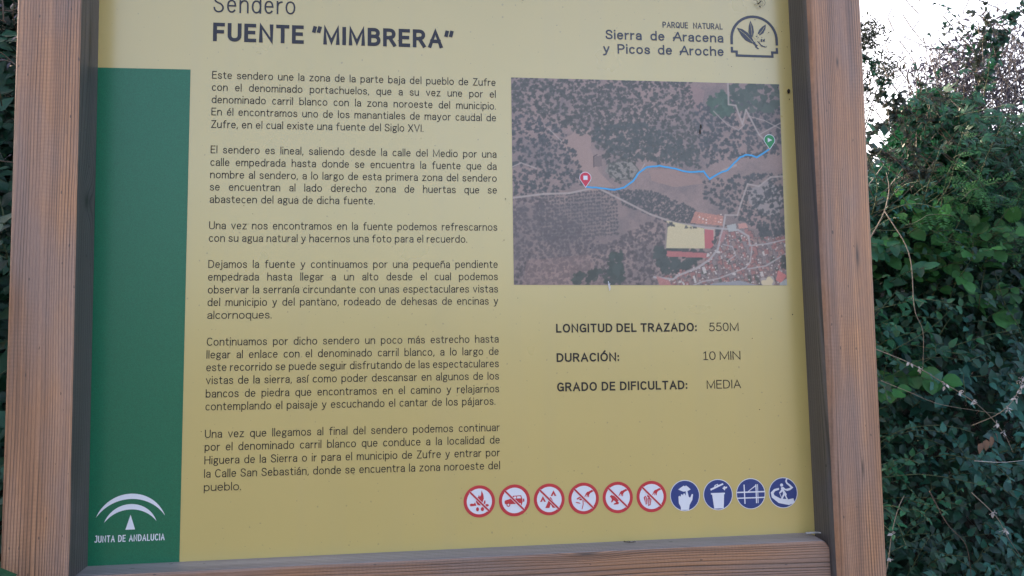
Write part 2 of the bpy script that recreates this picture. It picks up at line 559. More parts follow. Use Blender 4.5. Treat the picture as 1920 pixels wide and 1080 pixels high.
# ---- a light grotesque stroke alphabet (centre lines; unit = cap height)
G = {
'a': (.37, "M .02 .52 Q .04 .69 .19 .69 Q .37 .69 .37 .5 L .37 0|M .37 .41 L .2 .38 Q 0 .35 0 .18 Q 0 0 .16 0 Q .37 0 .37 .25"),
'b': (.42, "M 0 0 L 0 1.03|E .21 .345 .21 .345 0 360"), 'c': (.36, "E .2 .345 .2 .345 48 312"),
'd': (.42, "M .42 0 L .42 1.03|E .21 .345 .21 .345 0 360"), 'e': (.4, "M .02 .37 L .4 .37|E .2 .345 .2 .345 4 318"),
'f': (.28, "M .11 0 L .11 .83 Q .11 1.03 .3 1.02|M 0 .69 L .27 .69"),
'g': (.4, "E .19 .48 .17 .21 0 360|M .1 .3 Q 0 .24 .06 .15 Q .1 .11 .22 .11 Q .42 .1 .4 -.08 Q .38 -.25 .19 -.25 Q -.01 -.25 0 -.1 Q .02 .03 .1 .1|M .31 .62 Q .36 .69 .42 .68"),
'h': (.4, "M 0 0 L 0 1.03|M 0 .4 Q .03 .69 .23 .69 Q .4 .69 .4 .47 L .4 0"),
'i': (0, "M 0 0 L 0 .69|M 0 .99 L 0 1.01"), 'ı': (0, "M 0 0 L 0 .69"),
'j': (.05, "M .05 .69 L .05 -.12 Q .05 -.28 -.1 -.27|M .05 .93 L .05 .97"), 'l': (0, "M 0 0 L 0 1.03"),
'm': (.66, "M 0 0 L 0 .69|M 0 .42 Q .03 .69 .19 .69 Q .33 .69 .33 .47 L .33 0|M .33 .42 Q .36 .69 .52 .69 Q .66 .69 .66 .47 L .66 0"),
'n': (.4, "M 0 0 L 0 .69|M 0 .4 Q .03 .69 .23 .69 Q .4 .69 .4 .47 L .4 0"), 'o': (.44, "E .22 .345 .22 .345 0 360"),
'p': (.42, "M 0 -.28 L 0 .69|E .21 .345 .21 .345 0 360"), 'q': (.42, "M .42 -.28 L .42 .69|E .21 .345 .21 .345 0 360"),
'r': (.22, "M 0 0 L 0 .69|M 0 .38 Q .03 .68 .23 .67"),
's': (.35, "M .33 .54 Q .3 .69 .17 .69 Q .01 .69 .01 .53 Q .01 .4 .17 .36 Q .35 .31 .35 .16 Q .35 0 .18 0 Q .01 0 0 .16"),
't': (.27, "M .1 .9 L .1 .18 Q .1 -.01 .27 .01|M 0 .69 L .26 .69"),
'u': (.4, "M 0 .69 L 0 .22 Q 0 0 .17 0 Q .37 0 .4 .29|M .4 .69 L .4 0"), 'v': (.4, "M 0 .69 L .2 0 L .4 .69"),
'x': (.38, "M 0 .69 L .38 0|M 0 0 L .38 .69"),
'y': (.4, "M 0 .69 L .2 .02|M .4 .69 L .16 -.15 Q .12 -.28 -.02 -.27"), 'z': (.37, "M .02 .69 L .36 .69 L 0 0 L .38 0"),
'A': (.58, "M 0 0 L .29 1 L .58 0|M .1 .33 L .48 .33"),
'B': (.48, "M 0 0 L 0 1 L .24 1 Q .45 1 .45 .77 Q .45 .54 .24 .54 L 0 .54|M .24 .54 Q .49 .54 .49 .27 Q .49 0 .24 0 L 0 0"),
'C': (.51, "E .28 .5 .28 .5 46 314"), 'D': (.53, "M 0 0 L 0 1 L .2 1 Q .53 1 .53 .5 Q .53 0 .2 0 L 0 0"),
'E': (.42, "M .42 0 L 0 0 L 0 1 L .41 1|M 0 .53 L .37 .53"), 'F': (.4, "M 0 0 L 0 1 L .4 1|M 0 .52 L .36 .52"),
'G': (.53, "E .28 .5 .28 .5 46 318|M .32 .45 L .53 .45 L .53 .05"), 'H': (.53, "M 0 0 L 0 1|M .53 0 L .53 1|M 0 .53 L .53 .53"),
'I': (0, "M 0 0 L 0 1"), 'J': (.3, "M .3 1 L .3 .25 Q .3 0 .1 0 Q -.02 0 -.04 .12"), 'L': (.39, "M 0 1 L 0 0 L .39 0"),
'M': (.66, "M 0 0 L 0 1 L .33 .08 L .66 1 L .66 0"), 'N': (.54, "M 0 0 L 0 1 L .54 0 L .54 1"), 'O': (.6, "E .3 .5 .3 .5 0 360"),
'P': (.47, "M 0 0 L 0 1 L .24 1 Q .48 1 .48 .73 Q .48 .46 .24 .46 L 0 .46"), 'Q': (.6, "E .3 .5 .3 .5 0 360|M .36 .22 L .57 -.04"),
'R': (.49, "M 0 0 L 0 1 L .24 1 Q .47 1 .47 .74 Q .47 .48 .24 .48 L 0 .48|M .25 .48 L .49 0"),
'S': (.46, "M .44 .79 Q .42 1 .23 1 Q .02 1 .02 .77 Q .02 .58 .23 .52 Q .46 .45 .46 .23 Q .46 0 .23 0 Q .01 0 0 .23"),
'T': (.48, "M 0 1 L .48 1|M .24 0 L .24 1"), 'U': (.51, "M 0 1 L 0 .3 Q 0 0 .255 0 Q .51 0 .51 .3 L .51 1"),
'V': (.54, "M 0 1 L .27 0 L .54 1"), 'X': (.5, "M 0 0 L .5 1|M 0 1 L .5 0"), 'Z': (.44, "M .02 1 L .44 1 L 0 0 L .46 0"),
'5': (.4, "M .37 1 L .08 1 L .05 .56 Q .12 .64 .21 .64 Q .41 .64 .41 .33 Q .41 0 .2 0 Q .02 0 0 .19"), '0': (.42, "E .21 .5 .21 .5 0 360"),
'1': (.28, "M 0 .84 L .14 1 L .14 0|M 0 0 L .28 0"),
'.': (0, "M 0 0 L 0 .03"), ',': (.03, "M .03 .03 L .03 0 L -.02 -.13"), ':': (0, "M 0 .05 L 0 .08|M 0 .6 L 0 .63"),
'“': (.22, "M .02 .98 L -.02 .78|M .27 .98 L .23 .78"), '”': (.22, "M 0 .98 L -.04 .78|M .25 .98 L .21 .78"),
'á': (.37, None, 'a', "M .17 .84 L .27 .99"), 'é': (.4, None, 'e', "M .18 .84 L .29 .99"), 'í': (0, None, 'ı', "M .0 .84 L .1 .99"),
'ñ': (.4, None, 'n', "M .07 .86 Q .13 .97 .2 .91 Q .27 .85 .33 .95"), 'Ó': (.6, None, 'O', "M .27 1.16 L .38 1.32"),
# alternates: rounded festival capitals of the institution name (lower case keys after ^) and the wide park name
}
def parse(s):
    out = []
    for sub in s.split('|'):
        tk = sub.split()
        i, pts, closed = 0, [], False
        while i < len(tk):
            c = tk[i]
            if c == 'M' or c == 'L':
                pts.append((float(tk[i + 1]), float(tk[i + 2])))
                i += 3
            elif c == 'Q':
                a, (bx, by, cx, cy) = pts[-1], map(float, tk[i + 1:i + 5])
                for k in range(1, 6):
                    t = k / 5
                    # a fuller curve than a plain quadratic, like a type designer's superellipse
                    u = 1 - t
                    b1 = (a[0] + (bx - a[0]) * .6, a[1] + (by - a[1]) * .6)
                    b2 = (cx + (bx - cx) * .6, cy + (by - cy) * .6)
                    pts.append((u**3 * a[0] + 3 * u * u * t * b1[0] + 3 * u * t * t * b2[0] + t**3 * cx,
                                u**3 * a[1] + 3 * u * u * t * b1[1] + 3 * u * t * t * b2[1] + t**3 * cy))
                i += 5
            elif c == 'E':
                cx, cy, rx, ry, a0, a1 = map(float, tk[i + 1:i + 7])
                full = a1 - a0 >= 360
                n = 18 if full else max(4, int((a1 - a0) / 20))
                for k in range(n if full else n + 1):
                    a = rad(a0 + (a1 - a0) * k / n)
                    ca, sa = math.cos(a), math.sin(a)
                    e = 0.9
                    pts.append((cx + rx * math.copysign(abs(ca) ** e, ca), cy + ry * math.copysign(abs(sa) ** e, sa)))
                closed = full
                i += 7
        out.append((pts, closed))
    return out
GP = {}
def glyph(ch):
    if ch not in GP:
        d = G[ch]
        GP[ch] = (d[0], parse(d[1]) if d[1] else parse(G[d[2]][1]) + parse(d[3]))
    return GP[ch]

def text_line(fl, s, x0, z0, x1, z1, cap, t=0.095, sb=0.075, hs=1.0, justify=True, lev=0, mi=0):
    """set one line between two measured ends (metres on the panel); spaces stretch, letters keep their width"""
    h = t / 2
    def width(hs):
        w_, nsp, ng = 0.0, 0, 0
        for ch in s:
            if ch == ' ':
                nsp += 1
            else:
                w_ += (glyph(ch)[0] * hs + t + 2 * sb)
                ng += 1
        return w_ - 2 * sb, nsp
    want = math.hypot(x1 - x0, z1 - z0) / cap
    w_, nsp = width(hs)
    space = 0.2 if justify else 0.34
    if nsp and justify:
        space = (want - w_) / nsp
        if space < 0.15:
            for _ in range(30):
                hs *= 0.99
                sb *= 0.985
                w_, nsp = width(hs)
                space = (want - w_) / nsp
                if space >= 0.15:
                    break
    else:
        for _ in range(60):
            w_, nsp = width(hs)
            tot = w_ + nsp * space
            if abs(tot - want) < 0.01:
                break
            hs *= 1 + 0.8 * (want - tot) / tot
    ux, uz = (x1 - x0) / (want * cap), (z1 - z0) / (want * cap)
    pen = -sb
    for ch in s:
        if ch == ' ':
            pen += space
            continue
        wd, strokes = glyph(ch)
        ox = pen + sb + h
        for k, (pts, closed) in enumerate(strokes):
            q = []
            for (gx_, gy_) in pts:
                a = (ox + gx_ * hs) * cap
                b = (h + gy_ * (1 - t)) * cap
                q.append((x0 + ux * a - uz * b, z0 + uz * a + ux * b))
            fl.stroke(q, t * cap, lev + k * 0.15, mi, 0 if closed else h * cap, closed)
        pen += wd * hs + t + 2 * sb

def mm(v):
    return v / 1000.0
PAR = [
 [("Este sendero une la zona de la parte baja del pueblo de Zufre", .0, 1916.6, 400), ("con el denominado portachuelos, que a su vez une por el", 0, 1899.1, 400),
  ("denominado carril blanco con la zona noroeste del municipio.", 0, 1881.3, 400), ("En él encontramos uno de los manantiales de mayor caudal de", 0, 1863.8, 400),
  ("Zufre, en el cual existe una fuente del Siglo XVI.", 0, 1845.9, 294.7)],
 [("El sendero es lineal, saliendo desde la calle del Medio por una", 0, 1809.7, 400), ("calle empedrada hasta donde se encuentra la fuente que da", 0, 1791.9, 400),
  ("nombre al sendero, a lo largo de esta primera zona del sendero", 0, 1774.3, 400), ("se encuentran al lado derecho zona de huertas que se", 0, 1757.0, 400),
  ("abastecen del agua de dicha fuente.", 0, 1739.5, 225.7)],
 [("Una vez nos encontramos en la fuente podemos refrescarnos", 0, 1702.8, 400), ("con su agua natural y hacernos una foto para el recuerdo.", 0, 1685.2, 356.4)],
 [("Dejamos la fuente y continuamos por una pequeña pendiente", 0, 1648.9, 400), ("empedrada hasta llegar a un alto desde el cual podemos", 0, 1631.3, 400),
  ("observar la serranía circundante con unas espectaculares vistas", 0, 1613.6, 400), ("del municipio y del pantano, rodeado de dehesas de encinas y", 0, 1596.3, 400),
  ("alcornoques.", 0, 1578.7, 85.5)],
 [("Continuamos por dicho sendero un poco más estrecho hasta", 0, 1542.1, 400), ("llegar al enlace con el denominado carril blanco, a lo largo de", 0, 1524.7, 400),
  ("este recorrido se puede seguir disfrutando de las espectaculares", 0, 1507.4, 400), ("vistas de la sierra, así como poder descansar en algunos de los", 0, 1489.9, 400),
  ("bancos de piedra que encontramos en el camino y relajarnos", 0, 1471.9, 400), ("contemplando el paisaje y escuchando el cantar de los pájaros.", 0, 1454.6, 394.4)],
 [("Una vez que llegamos al final del sendero podemos continuar", 0, 1417.8, 400), ("por el denominado carril blanco que conduce a la localidad de", 0, 1400.5, 400),
  ("Higuera de la Sierra o ir para el municipio de Zufre y entrar por", 0, 1382.8, 400), ("la Calle San Sebastián, donde se encuentra la zona noroeste del", 0, 1365.0, 400),
  ("pueblo.", 0, 1347.2, 48.5)],
]
for pi_, par in enumerate(PAR):
    fl = Flat()
    for s, x0, z, x1 in par:
        text_line(fl, s, mm(x0), mm(z), mm(x1), mm(z), 0.0110, t=0.104, sb=0.066, hs=1.13)
    pr('paragraph', fl.mesh('paragraph'), (M['ink'],))
fl = Flat()
text_line(fl, "Sendero", mm(0), mm(2012.9), mm(112.8), mm(2013.9), 0.0272, t=0.085, sb=0.08)
text_line(fl, "FUENTE “MIMBRERA”", mm(0), mm(1971.0), mm(338.1), mm(1971.3), 0.0270, t=0.195, sb=0.07)
pr('title', fl.mesh('title'), (M['title'],))
for a, x0, x1, b, x2, x3, z in (("LONGITUD DEL TRAZADO:", 483.2, 692.1, "550M", 710.9, 756.2, 1555.4), ("DURACIÓN:", 483.2, 574.7, "10 MIN", 701.0, 757.3, 1513.4), ("GRADO DE DIFICULTAD:", 483.2, 675.1, "MEDIA", 704.5, 756.4, 1471.6)):
    fl = Flat()
    text_line(fl, a, mm(x0), mm(z), mm(x1), mm(z), 0.0127, t=0.18, sb=0.075, hs=1.12)
    pr('fact_heading', fl.mesh('fact_heading'), (M['ink'],))
    fl = Flat()
    text_line(fl, b, mm(x2), mm(z), mm(x3), mm(z), 0.0126, t=0.105, sb=0.08, hs=1.05, justify=False)
    pr('fact_value', fl.mesh('fact_value'), (M['ink'],))

# green band and the institution's emblem
fl = Flat()
fl.poly([(-0.1575, 1.9280), (-0.0294, 1.9288), (-0.0294, 1.2530), (-0.1505, 1.2522)], -0.5)
pr('green_band', fl.mesh('green_band'), (M['green'],))

def arc3(a, b, c, n=28):
    """points along the circle through a, b, c from a to c"""
    A = np.array([[2 * (b[0] - a[0]), 2 * (b[1] - a[1])], [2 * (c[0] - a[0]), 2 * (c[1] - a[1])]])
    B = [b[0]**2 - a[0]**2 + b[1]**2 - a[1]**2, c[0]**2 - a[0]**2 + c[1]**2 - a[1]**2]
    o = np.linalg.solve(A, B)
    r = math.hypot(a[0] - o[0], a[1] - o[1])
    t0, t1 = math.atan2(a[1] - o[1], a[0] - o[0]), math.atan2(c[1] - o[1], c[0] - o[0])
    return [(o[0] + r * math.cos(t0 + (t1 - t0) * i / n), o[1] + r * math.sin(t0 + (t1 - t0) * i / n)) for i in range(n + 1)]
P2 = lambda *L: [(mm(a), mm(b)) for a, b in L]
fl = Flat()
for a, o_, i_, b in (((-136.5, 1317.2), (-92.9, 1347.1), (-92.9, 1340.2), (-49.1, 1317.2)), ((-126.0, 1310.3), (-92.9, 1333.6), (-92.9, 1326.6), (-59.8, 1310.3))):
    a, o_, i_, b = P2(a, o_, i_, b)
    up, lo = arc3(a, o_, b), arc3(a, i_, b)
    for k in range(len(up) - 1):
        q = [up[k], up[k + 1], lo[k + 1], lo[k]]
        if k == 0:
            q = [up[0], up[1], lo[1]]
        if k == len(up) - 2:
            q = [up[k], up[k + 1], lo[k]]
        fl.poly(q, 1)
fl.poly(P2((-92.9, 1319.7), (-98.9, 1300.4), (-86.7, 1300.4)), 1)
# narrow display capitals with small spurs
def spur_line(fl, s, x0, z0, x1, z1, cap, lev):
    text_line(fl, s, x0, z0, x1, z1, cap, t=0.17, sb=0.07, hs=0.62, lev=lev)
text_line(fl, "JUNTA DE ANDALUCIA", mm(-137.0), mm(1285.0), mm(-48.9), mm(1285.0), 0.0088, t=0.135, sb=0.055, hs=0.72, lev=1)
for x_ in (-134.8,):
    fl.stroke(P2((x_ - 1.5, 1293.4), (x_ + 0.7, 1293.9)), 0.0012, 2)
pr('institution_emblem', fl.mesh('institution_emblem'), (M['white'],))

# natural park emblem
fl = Flat()
text_line(fl, "PARQUE NATURAL", mm(654.5), mm(2014.2), mm(748.8), mm(2014.6), 0.0094, t=0.15, sb=0.05, hs=0.92)
G['A'] = (.58, "M -.02 0 L .33 1 L .36 1 L .62 0|M .02 .36 L .5 .36|M -.02 .30 L .08 .40")
GP.pop('A', None)
text_line(fl, "Sierra de Aracena", mm(566.2), mm(1993.3), mm(749.1), mm(1993.9), 0.0147, t=0.155, sb=0.075, hs=1.25)
text_line(fl, "y Picos de Aroche", mm(562.2), mm(1971.5), mm(748.9), mm(1972.8), 0.0147, t=0.155, sb=0.075, hs=1.25)
arch = [(762.2, 1991.8), (762.3, 1999.5)] + [(798.3 - 36.0 * math.cos(math.pi * i / 28), 2000.6 + 36.0 * math.sin(math.pi * i / 28)) for i in range(1, 28)] + [(834.2, 1999.5), (834.2, 1992.2)]
fl.stroke(P2(*arch), 0.0041, 0)
fl.stroke(P2((762.2, 1988.0), (762.2, 1980.6), (769.6, 1980.6), (769.6, 1974.5), (826.3, 1974.5), (826.3, 1981.0), (833.9, 1981.0), (833.9, 1988.4)), 0.0037, 0)
leaves = ([(771.2, 2018.3), (779.9, 2016.5), (788.6, 2011.0), (795.3, 2002.5), (799.4, 1993.8), (793.2, 1994.5), (784.5, 1998.6), (777.8, 2006.2)],
          [(793.3, 2030.5), (797.5, 2021.0), (798.4, 2012.2), (795.4, 2003.3), (791.9, 2006.7), (789.5, 2011.9), (790.4, 2021.6)],
          [(818.0, 2025.3), (817.0, 2018.2), (813.4, 2011.0), (806.1, 2006.4), (804.2, 2010.7), (807.5, 2017.0), (812.1, 2021.5)])
for L in leaves:
    fl.poly(P2(*L), 0)
fl.stroke(P2((775, 2014.8), (785, 2007.5), (796, 1995.8)), 0.0005, 1, 1)
fl.stroke(P2((793.6, 2026), (794.4, 2016), (795, 2007)), 0.0005, 1, 1)
fl.stroke(P2((815.5, 2021), (811, 2014), (806.5, 2009)), 0.0005, 1, 1)
fl.disc((0.8022, 2.0055), 0.0049, 1, 1, 16)
rnd = random.Random(4)
for k in range(9):
    a, r = rnd.random() * 6.28, rnd.random() * 0.0038
    fl.disc((0.8022 + r * math.cos(a), 2.0055 + r * math.sin(a)), 0.0006, 2, 0, 6)
for k in range(13):
    a, r = rnd.random() * 6.28, 0.0012 + rnd.random() * 0.0032
    fl.disc((0.8118 + r * math.cos(a), 2.0006 + r * math.sin(a)), 0.0007 + rnd.random() * 0.0006, 0.3 + 0.05 * k, 0, 6)
for pts in (((792.5, 1998), (798.5, 1992.9), (803.5, 1985.9)), ((804.8, 1996.7), (809.9, 1990.7), (816.1, 1989.1)), ((798, 1996), (802, 1991), (801, 1988))):
    fl.stroke(P2(*pts), 0.0017, 0.2)
    for q in pts:
        for s_ in (-1, 1):
            fl.disc((mm(q[0] + s_ * 1.1), mm(q[1] + 0.5)), 0.0009, 0.25 + 0.1 * s_, 0, 6)
pr('park_emblem', fl.mesh('park_emblem'), (M['logo'], M['panel']))

# ---- the aerial photograph printed on the panel (flat print: colours stored per vertex of a fine sheet)
def map_print():
    W, H = 520, 386
    rng = np.random.RandomState(7)
    # drawing frame: 1290 x 972 units, origin top left
    U, Vv = np.meshgrid(np.linspace(0, 1290, W), np.linspace(0, 972, H))
    img = np.zeros((H, W, 3), np.float32)
    def nz(s, seed):
        r = np.random.RandomState(seed)
        gh, gw = int(972 / s) + 3, int(1290 / s) + 3
        g_ = r.rand(gh, gw)
        fx, fy = U / s, Vv / s
        ix, iy = fx.astype(int), fy.astype(int)
        tx, ty = fx - ix, fy - iy
        tx, ty = tx * tx * (3 - 2 * tx), ty * ty * (3 - 2 * ty)
        return (g_[iy, ix] * (1 - tx) * (1 - ty) + g_[iy, ix + 1] * tx * (1 - ty) + g_[iy + 1, ix] * (1 - tx) * ty + g_[iy + 1, ix + 1] * tx * ty)
    n = 0.5 * nz(120, 1) + 0.3 * nz(40, 2) + 0.2 * nz(14, 3)
    a, b = np.array((.240, .185, .185)), np.array((.165, .138, .148))
    img[:] = a + (b - a) * np.clip((n - .3) / .4, 0, 1)[..., None]
    img *= (0.86 + 0.28 * rng.rand(H, W))[..., None]
    kx, ky = W / 1290, H / 972
    def inside(poly):
        p = np.array(poly, float)
        r = np.zeros((H, W), bool)
        j = len(p) - 1
        for i in range(len(p)):
            with np.errstate(divide='ignore', invalid='ignore'):
                c = ((p[i, 1] > Vv) != (p[j, 1] > Vv)) & (U < (p[j, 0] - p[i, 0]) * (Vv - p[i, 1]) / (p[j, 1] - p[i, 1] + 1e-9) + p[i, 0])
            r ^= c
            j = i
        return r
    def fill(poly, c, alpha=1.0, jit=0.1):
        mk = inside(poly)
        k = int(mk.sum())
        img[mk] = img[mk] * (1 - alpha) + alpha * np.array(c) * (1 - jit + 2 * jit * rng.rand(k, 1))
    def line(pts, wd, c, alpha=1.0):
        for (x0, y0), (x1, y1) in zip(pts[:-1], pts[1:]):
            dx, dy = x1 - x0, y1 - y0
            L2 = dx * dx + dy * dy + 1e-9
            xa, xb = sorted((x0, x1)); ya, yb = sorted((y0, y1))
            i0, i1 = max(0, int((xa - wd - 3) * kx)), min(W, int((xb + wd + 3) * kx) + 2)
            j0, j1 = max(0, int((ya - wd - 3) * ky)), min(H, int((yb + wd + 3) * ky) + 2)
            if i1 <= i0 or j1 <= j0:
                continue
            uu, vv = U[j0:j1, i0:i1], Vv[j0:j1, i0:i1]
            t = np.clip(((uu - x0) * dx + (vv - y0) * dy) / L2, 0, 1)
            d = np.hypot(uu - x0 - t * dx, vv - y0 - t * dy)
            al = (np.clip((wd / 2 + 1.2 - d) / 2.4, 0, 1) * alpha)[..., None]
            img[j0:j1, i0:i1] = img[j0:j1, i0:i1] * (1 - al) + al * np.array(c)
    def dot(x, y, r, c, alpha=0.9):
        i0, i1 = max(0, int((x - r * 1.4) * kx)), min(W, int((x + r * 1.4) * kx) + 2)
        j0, j1 = max(0, int((y - r * 1.4) * ky)), min(H, int((y + r * 1.4) * ky) + 2)
        if i1 <= i0 or j1 <= j0:
            return
        uu, vv = U[j0:j1, i0:i1] - x, Vv[j0:j1, i0:i1] - y
        ang = np.arctan2(vv, uu)
        ph = rng.rand() * 6.28
        d = np.hypot(uu, vv) / (1 + 0.22 * np.sin(3 * ang + ph) + 0.12 * np.sin(5 * ang + 2 * ph))
        al = (np.clip((r + 1.2 - d) / 2.6, 0, 1) * alpha)[..., None]
        img[j0:j1, i0:i1] = img[j0:j1, i0:i1] * (1 - al) + al * np.array(c)
    TREE = (.058, .064, .074)
    def trees(poly, num, r0, r1, c=TREE, alpha=.9):
        p = np.array(poly)
        mk = inside(poly)
        lo, hi = p.min(0), p.max(0)
        k = 0
        tries = 0
        while k < num and tries < num * 6:
            tries += 1
            x, y = lo[0] + rng.rand() * (hi[0] - lo[0]), lo[1] + rng.rand() * (hi[1] - lo[1])
            i, j = int(np.clip(x * kx, 0, W - 1)), int(np.clip(y * ky, 0, H - 1))
            if not mk[j, i]:
                continue
            f = 0.8 + 0.4 * rng.rand()
            dot(x, y, r0 + rng.rand() * (r1 - r0), tuple(q * f for q in c), alpha)
            k += 1
    # bare ground
    fill([(225, 300), (300, 250), (370, 230), (365, 330), (400, 440), (470, 510), (370, 540), (310, 440)], (.290, .215, .205), .75, .12)
    fill([(640, 430), (790, 420), (880, 455), (900, 490), (760, 510), (650, 480)], (.270, .190, .180), .8, .12)
    fill([(800, 0), (920, 40), (900, 150), (820, 110)], (.250, .175, .180), .6, .1)
    fill([(1110, 520), (1230, 470), (1290, 560), (1260, 640), (1180, 640), (1120, 580)], (.250, .235, .250), .7, .1)
    fill([(1060, 600), (1170, 640), (1200, 720), (1120, 700)], (.270, .190, .195), .6, .1)
    fill([(450, 400), (560, 390), (590, 430), (560, 480), (480, 480), (430, 440)], (.200, .195, .190), .85, .3)
    # woodland: dense in the middle and upper part, rows of olives below
    trees([(0, 0), (860, 0), (880, 400), (600, 380), (440, 400), (380, 300), (230, 220), (0, 150)], 1700, 4, 10, (.066, .070, .070))
    trees([(0, 150), (230, 220), (330, 430), (330, 500), (200, 545), (0, 560)], 420, 5, 10)
    trees([(330, 230), (620, 200), (900, 330), (900, 420), (620, 390), (480, 380)], 420, 5, 10, (.060, .070, .074))
    trees([(860, 120), (1010, 60), (1290, 120), (1290, 340), (1060, 380), (900, 420)], 420, 6, 11)
    trees([(1040, 0), (1290, 0), (1290, 130), (1080, 130)], 60, 12, 20, (.060, .082, .072))
    trees([(930, 80), (1020, 40), (1060, 130), (980, 180)], 40, 12, 20, (.055, .095, .075))
    trees([(900, 480), (1110, 440), (1290, 440), (1290, 700), (1130, 700), (900, 560)], 330, 6, 10)
    for r in range(20):                                   # olive rows
        for k in range(34):
            x, y = 470 + k * 13 + r * 4, 520 + r * 12 + k * 5.2 - 60
            if x < 860 and y > 525 + (x - 470) * .02 and y < 560 + (x - 400) * .36 and rng.rand() > .12:
                dot(x + rng.randn() * 1.6, y + rng.randn() * 1.6, 5.5 + 3 * rng.rand(), TREE)
    for r in range(13):
        for k in range(28):
            x, y = 130 + k * 13 + rng.randn() * 2, 560 + r * 17 - k * 1.2 + rng.randn() * 2
            dot(x, y, 4.5 + 2.5 * rng.rand(), TREE, .8)
    trees([(0, 570), (120, 560), (420, 790), (700, 640), (720, 972), (0, 972)], 1500, 3.5, 9, (.075, .068, .080), .75)
    fill([(0, 600), (430, 600), (430, 830), (0, 860)], (.11, .10, .115), .3, .2)
    fill([(60, 860), (340, 830), (420, 972), (40, 972)], (.235, .165, .165), .35, .2)
    trees([(440, 820), (500, 820), (500, 950), (440, 950)], 45, 10, 18, (.045, .062, .062))
    trees([(270, 920), (420, 900), (500, 972), (270, 972)], 60, 8, 14, (.050, .062, .062))
    trees([(650, 800), (900, 810), (840, 900), (690, 930)], 110, 9, 18, (.050, .064, .068))
    line([(450, 405), (500, 385), (560, 392), (590, 430), (562, 472), (490, 478), (445, 440), (450, 405)], 6, (.085, .088, .080), .8)
    trees([(430, 400), (450, 470), (500, 500), (590, 450), (570, 390), (480, 375)], 40, 5, 9, (.065, .072, .070))
    # tracks and roads
    TR = (.340, .300, .300)
    for pts, wd in (([(0, 570), (140, 550), (260, 545), (370, 520)], 9), ([(400, 520), (520, 580), (640, 640), (760, 680), (840, 690)], 9),
                    ([(0, 425), (40, 405), (110, 430)], 5), ([(1035, 0), (1035, 105), (1070, 110), (1100, 200), (1120, 130), (1180, 250), (1230, 300)], 8),
                    ([(1290, 450), (1230, 455), (1170, 500), (1115, 490), (1080, 580), (1060, 640), (1000, 640), (990, 690)], 8),
                    ([(960, 140), (1020, 200), (1080, 230), (1110, 200)], 4), ([(1180, 250), (1290, 190)], 5), ([(170, 240), (230, 300)], 4),
                    ([(1130, 160), (1210, 180), (1290, 220)], 4), ([(990, 430), (1060, 400)], 10), ([(560, 485), (590, 450), (620, 400)], 5)):
        line(pts, wd, TR, .8)
    fill([(378, 370), (415, 365), (418, 415), (378, 420)], (.150, .120, .125), .9, .1)
    line([(378, 420), (378, 370), (395, 360)], 4, (.05, .04, .05))
    # pitch and red courts
    fill([(718, 670), (895, 705), (895, 800), (705, 800)], (.470, .430, .290), .95, .08)
    line([(720, 680), (707, 800)], 8, (.22, .19, .19))
    fill([(898, 708), (942, 712), (938, 800), (895, 798)], (.36, .110, .130), 1, .05)
    line([(896, 706), (944, 710), (940, 802)], 4, (.42, .36, .33))
    fill([(715, 812), (918, 822), (912, 844), (712, 838)], (.33, .130, .138), 1, .12)
    line([(715, 810), (918, 818)], 4, (.09, .07, .08))
    trees([(725, 680), (860, 695), (860, 706), (725, 692)], 10, 5, 9)
    trees([(945, 700), (975, 700), (965, 800), (935, 830)], 16, 8, 13)
    fill([(855, 625), (990, 645), (985, 690), (830, 680)], (.36, .185, .160), .95, .2)
    for k in range(24):
        x, y = 860 + rng.rand() * 120, 632 + rng.rand() * 45
        fill([(x, y), (x + 8, y + 1), (x + 8, y + 7), (x, y + 6)], ((.55, .5, .48), (.30, .16, .13), (.50, .26, .20))[k % 3], .9, .1)
    # the town: streets first, then roofs
    town = [(1000, 690), (1080, 690), (1150, 740), (1310, 735), (1310, 990), (640, 990), (690, 945), (890, 870)]
    fill(town, (.19, .165, .180), .9, .2)
    tm = inside(town)
    ROOF = [(.25, .130, .130), (.29, .150, .148), (.20, .150, .155), (.165, .130, .140), (.215, .165, .165), (.31, .180, .175), (.42, .40, .41), (.085, .09, .085)]
    for blk in range(760):
        x, y = 640 + rng.rand() * 660, 690 + rng.rand() * 290
        i, j = int(min(W - 1, x * kx)), int(min(H - 1, y * ky))
        if not tm[j, i]:
            continue
        th = -0.30 + 0.12 * rng.randn() if rng.rand() < .8 else -1.2
        w2, h2 = 5 + 6 * rng.rand(), 8 + 10 * rng.rand()
        ca, sa = math.cos(th), math.sin(th)
        q = [(x + dx * ca - dy * sa, y + dx * sa + dy * ca) for dx, dy in ((-w2, -h2), (w2, -h2), (w2, h2), (-w2, h2))]
        fill(q, ROOF[rng.choice(8, p=[.2, .12, .2, .16, .14, .06, .04, .08])], .95, .1)
        line(q[:2] + [q[2]], 2.2, (.055, .05, .06), .8)
        if rng.rand() < .6:
            dot(x + rng.randn() * 4, y + rng.randn() * 5, 3.2, (.5, .47, .48))
    ST = (.330, .315, .335)
    for pts, wd in (([(840, 690), (905, 700), (985, 705), (1060, 710), (1110, 740), (1115, 780)], 13), ([(985, 705), (960, 800), (920, 850), (860, 890), (770, 925), (740, 945), (650, 935)], 13),
                    ([(1115, 785), (1200, 775), (1310, 750)], 9), ([(1125, 790), (1115, 860), (1090, 890), (960, 940), (880, 955), (820, 980)], 8), ([(1100, 895), (1190, 880), (1310, 810)], 9),
                    ([(985, 780), (1030, 790), (1045, 830), (1000, 860)], 6), ([(1000, 650), (990, 700)], 9), ([(1310, 830), (1260, 890)], 6)):
        line(pts, wd * .72, ST, .85)
    fill([(1005, 690), (1050, 680), (1055, 715), (1015, 720)], (.33, .35, .37), .9, .08)
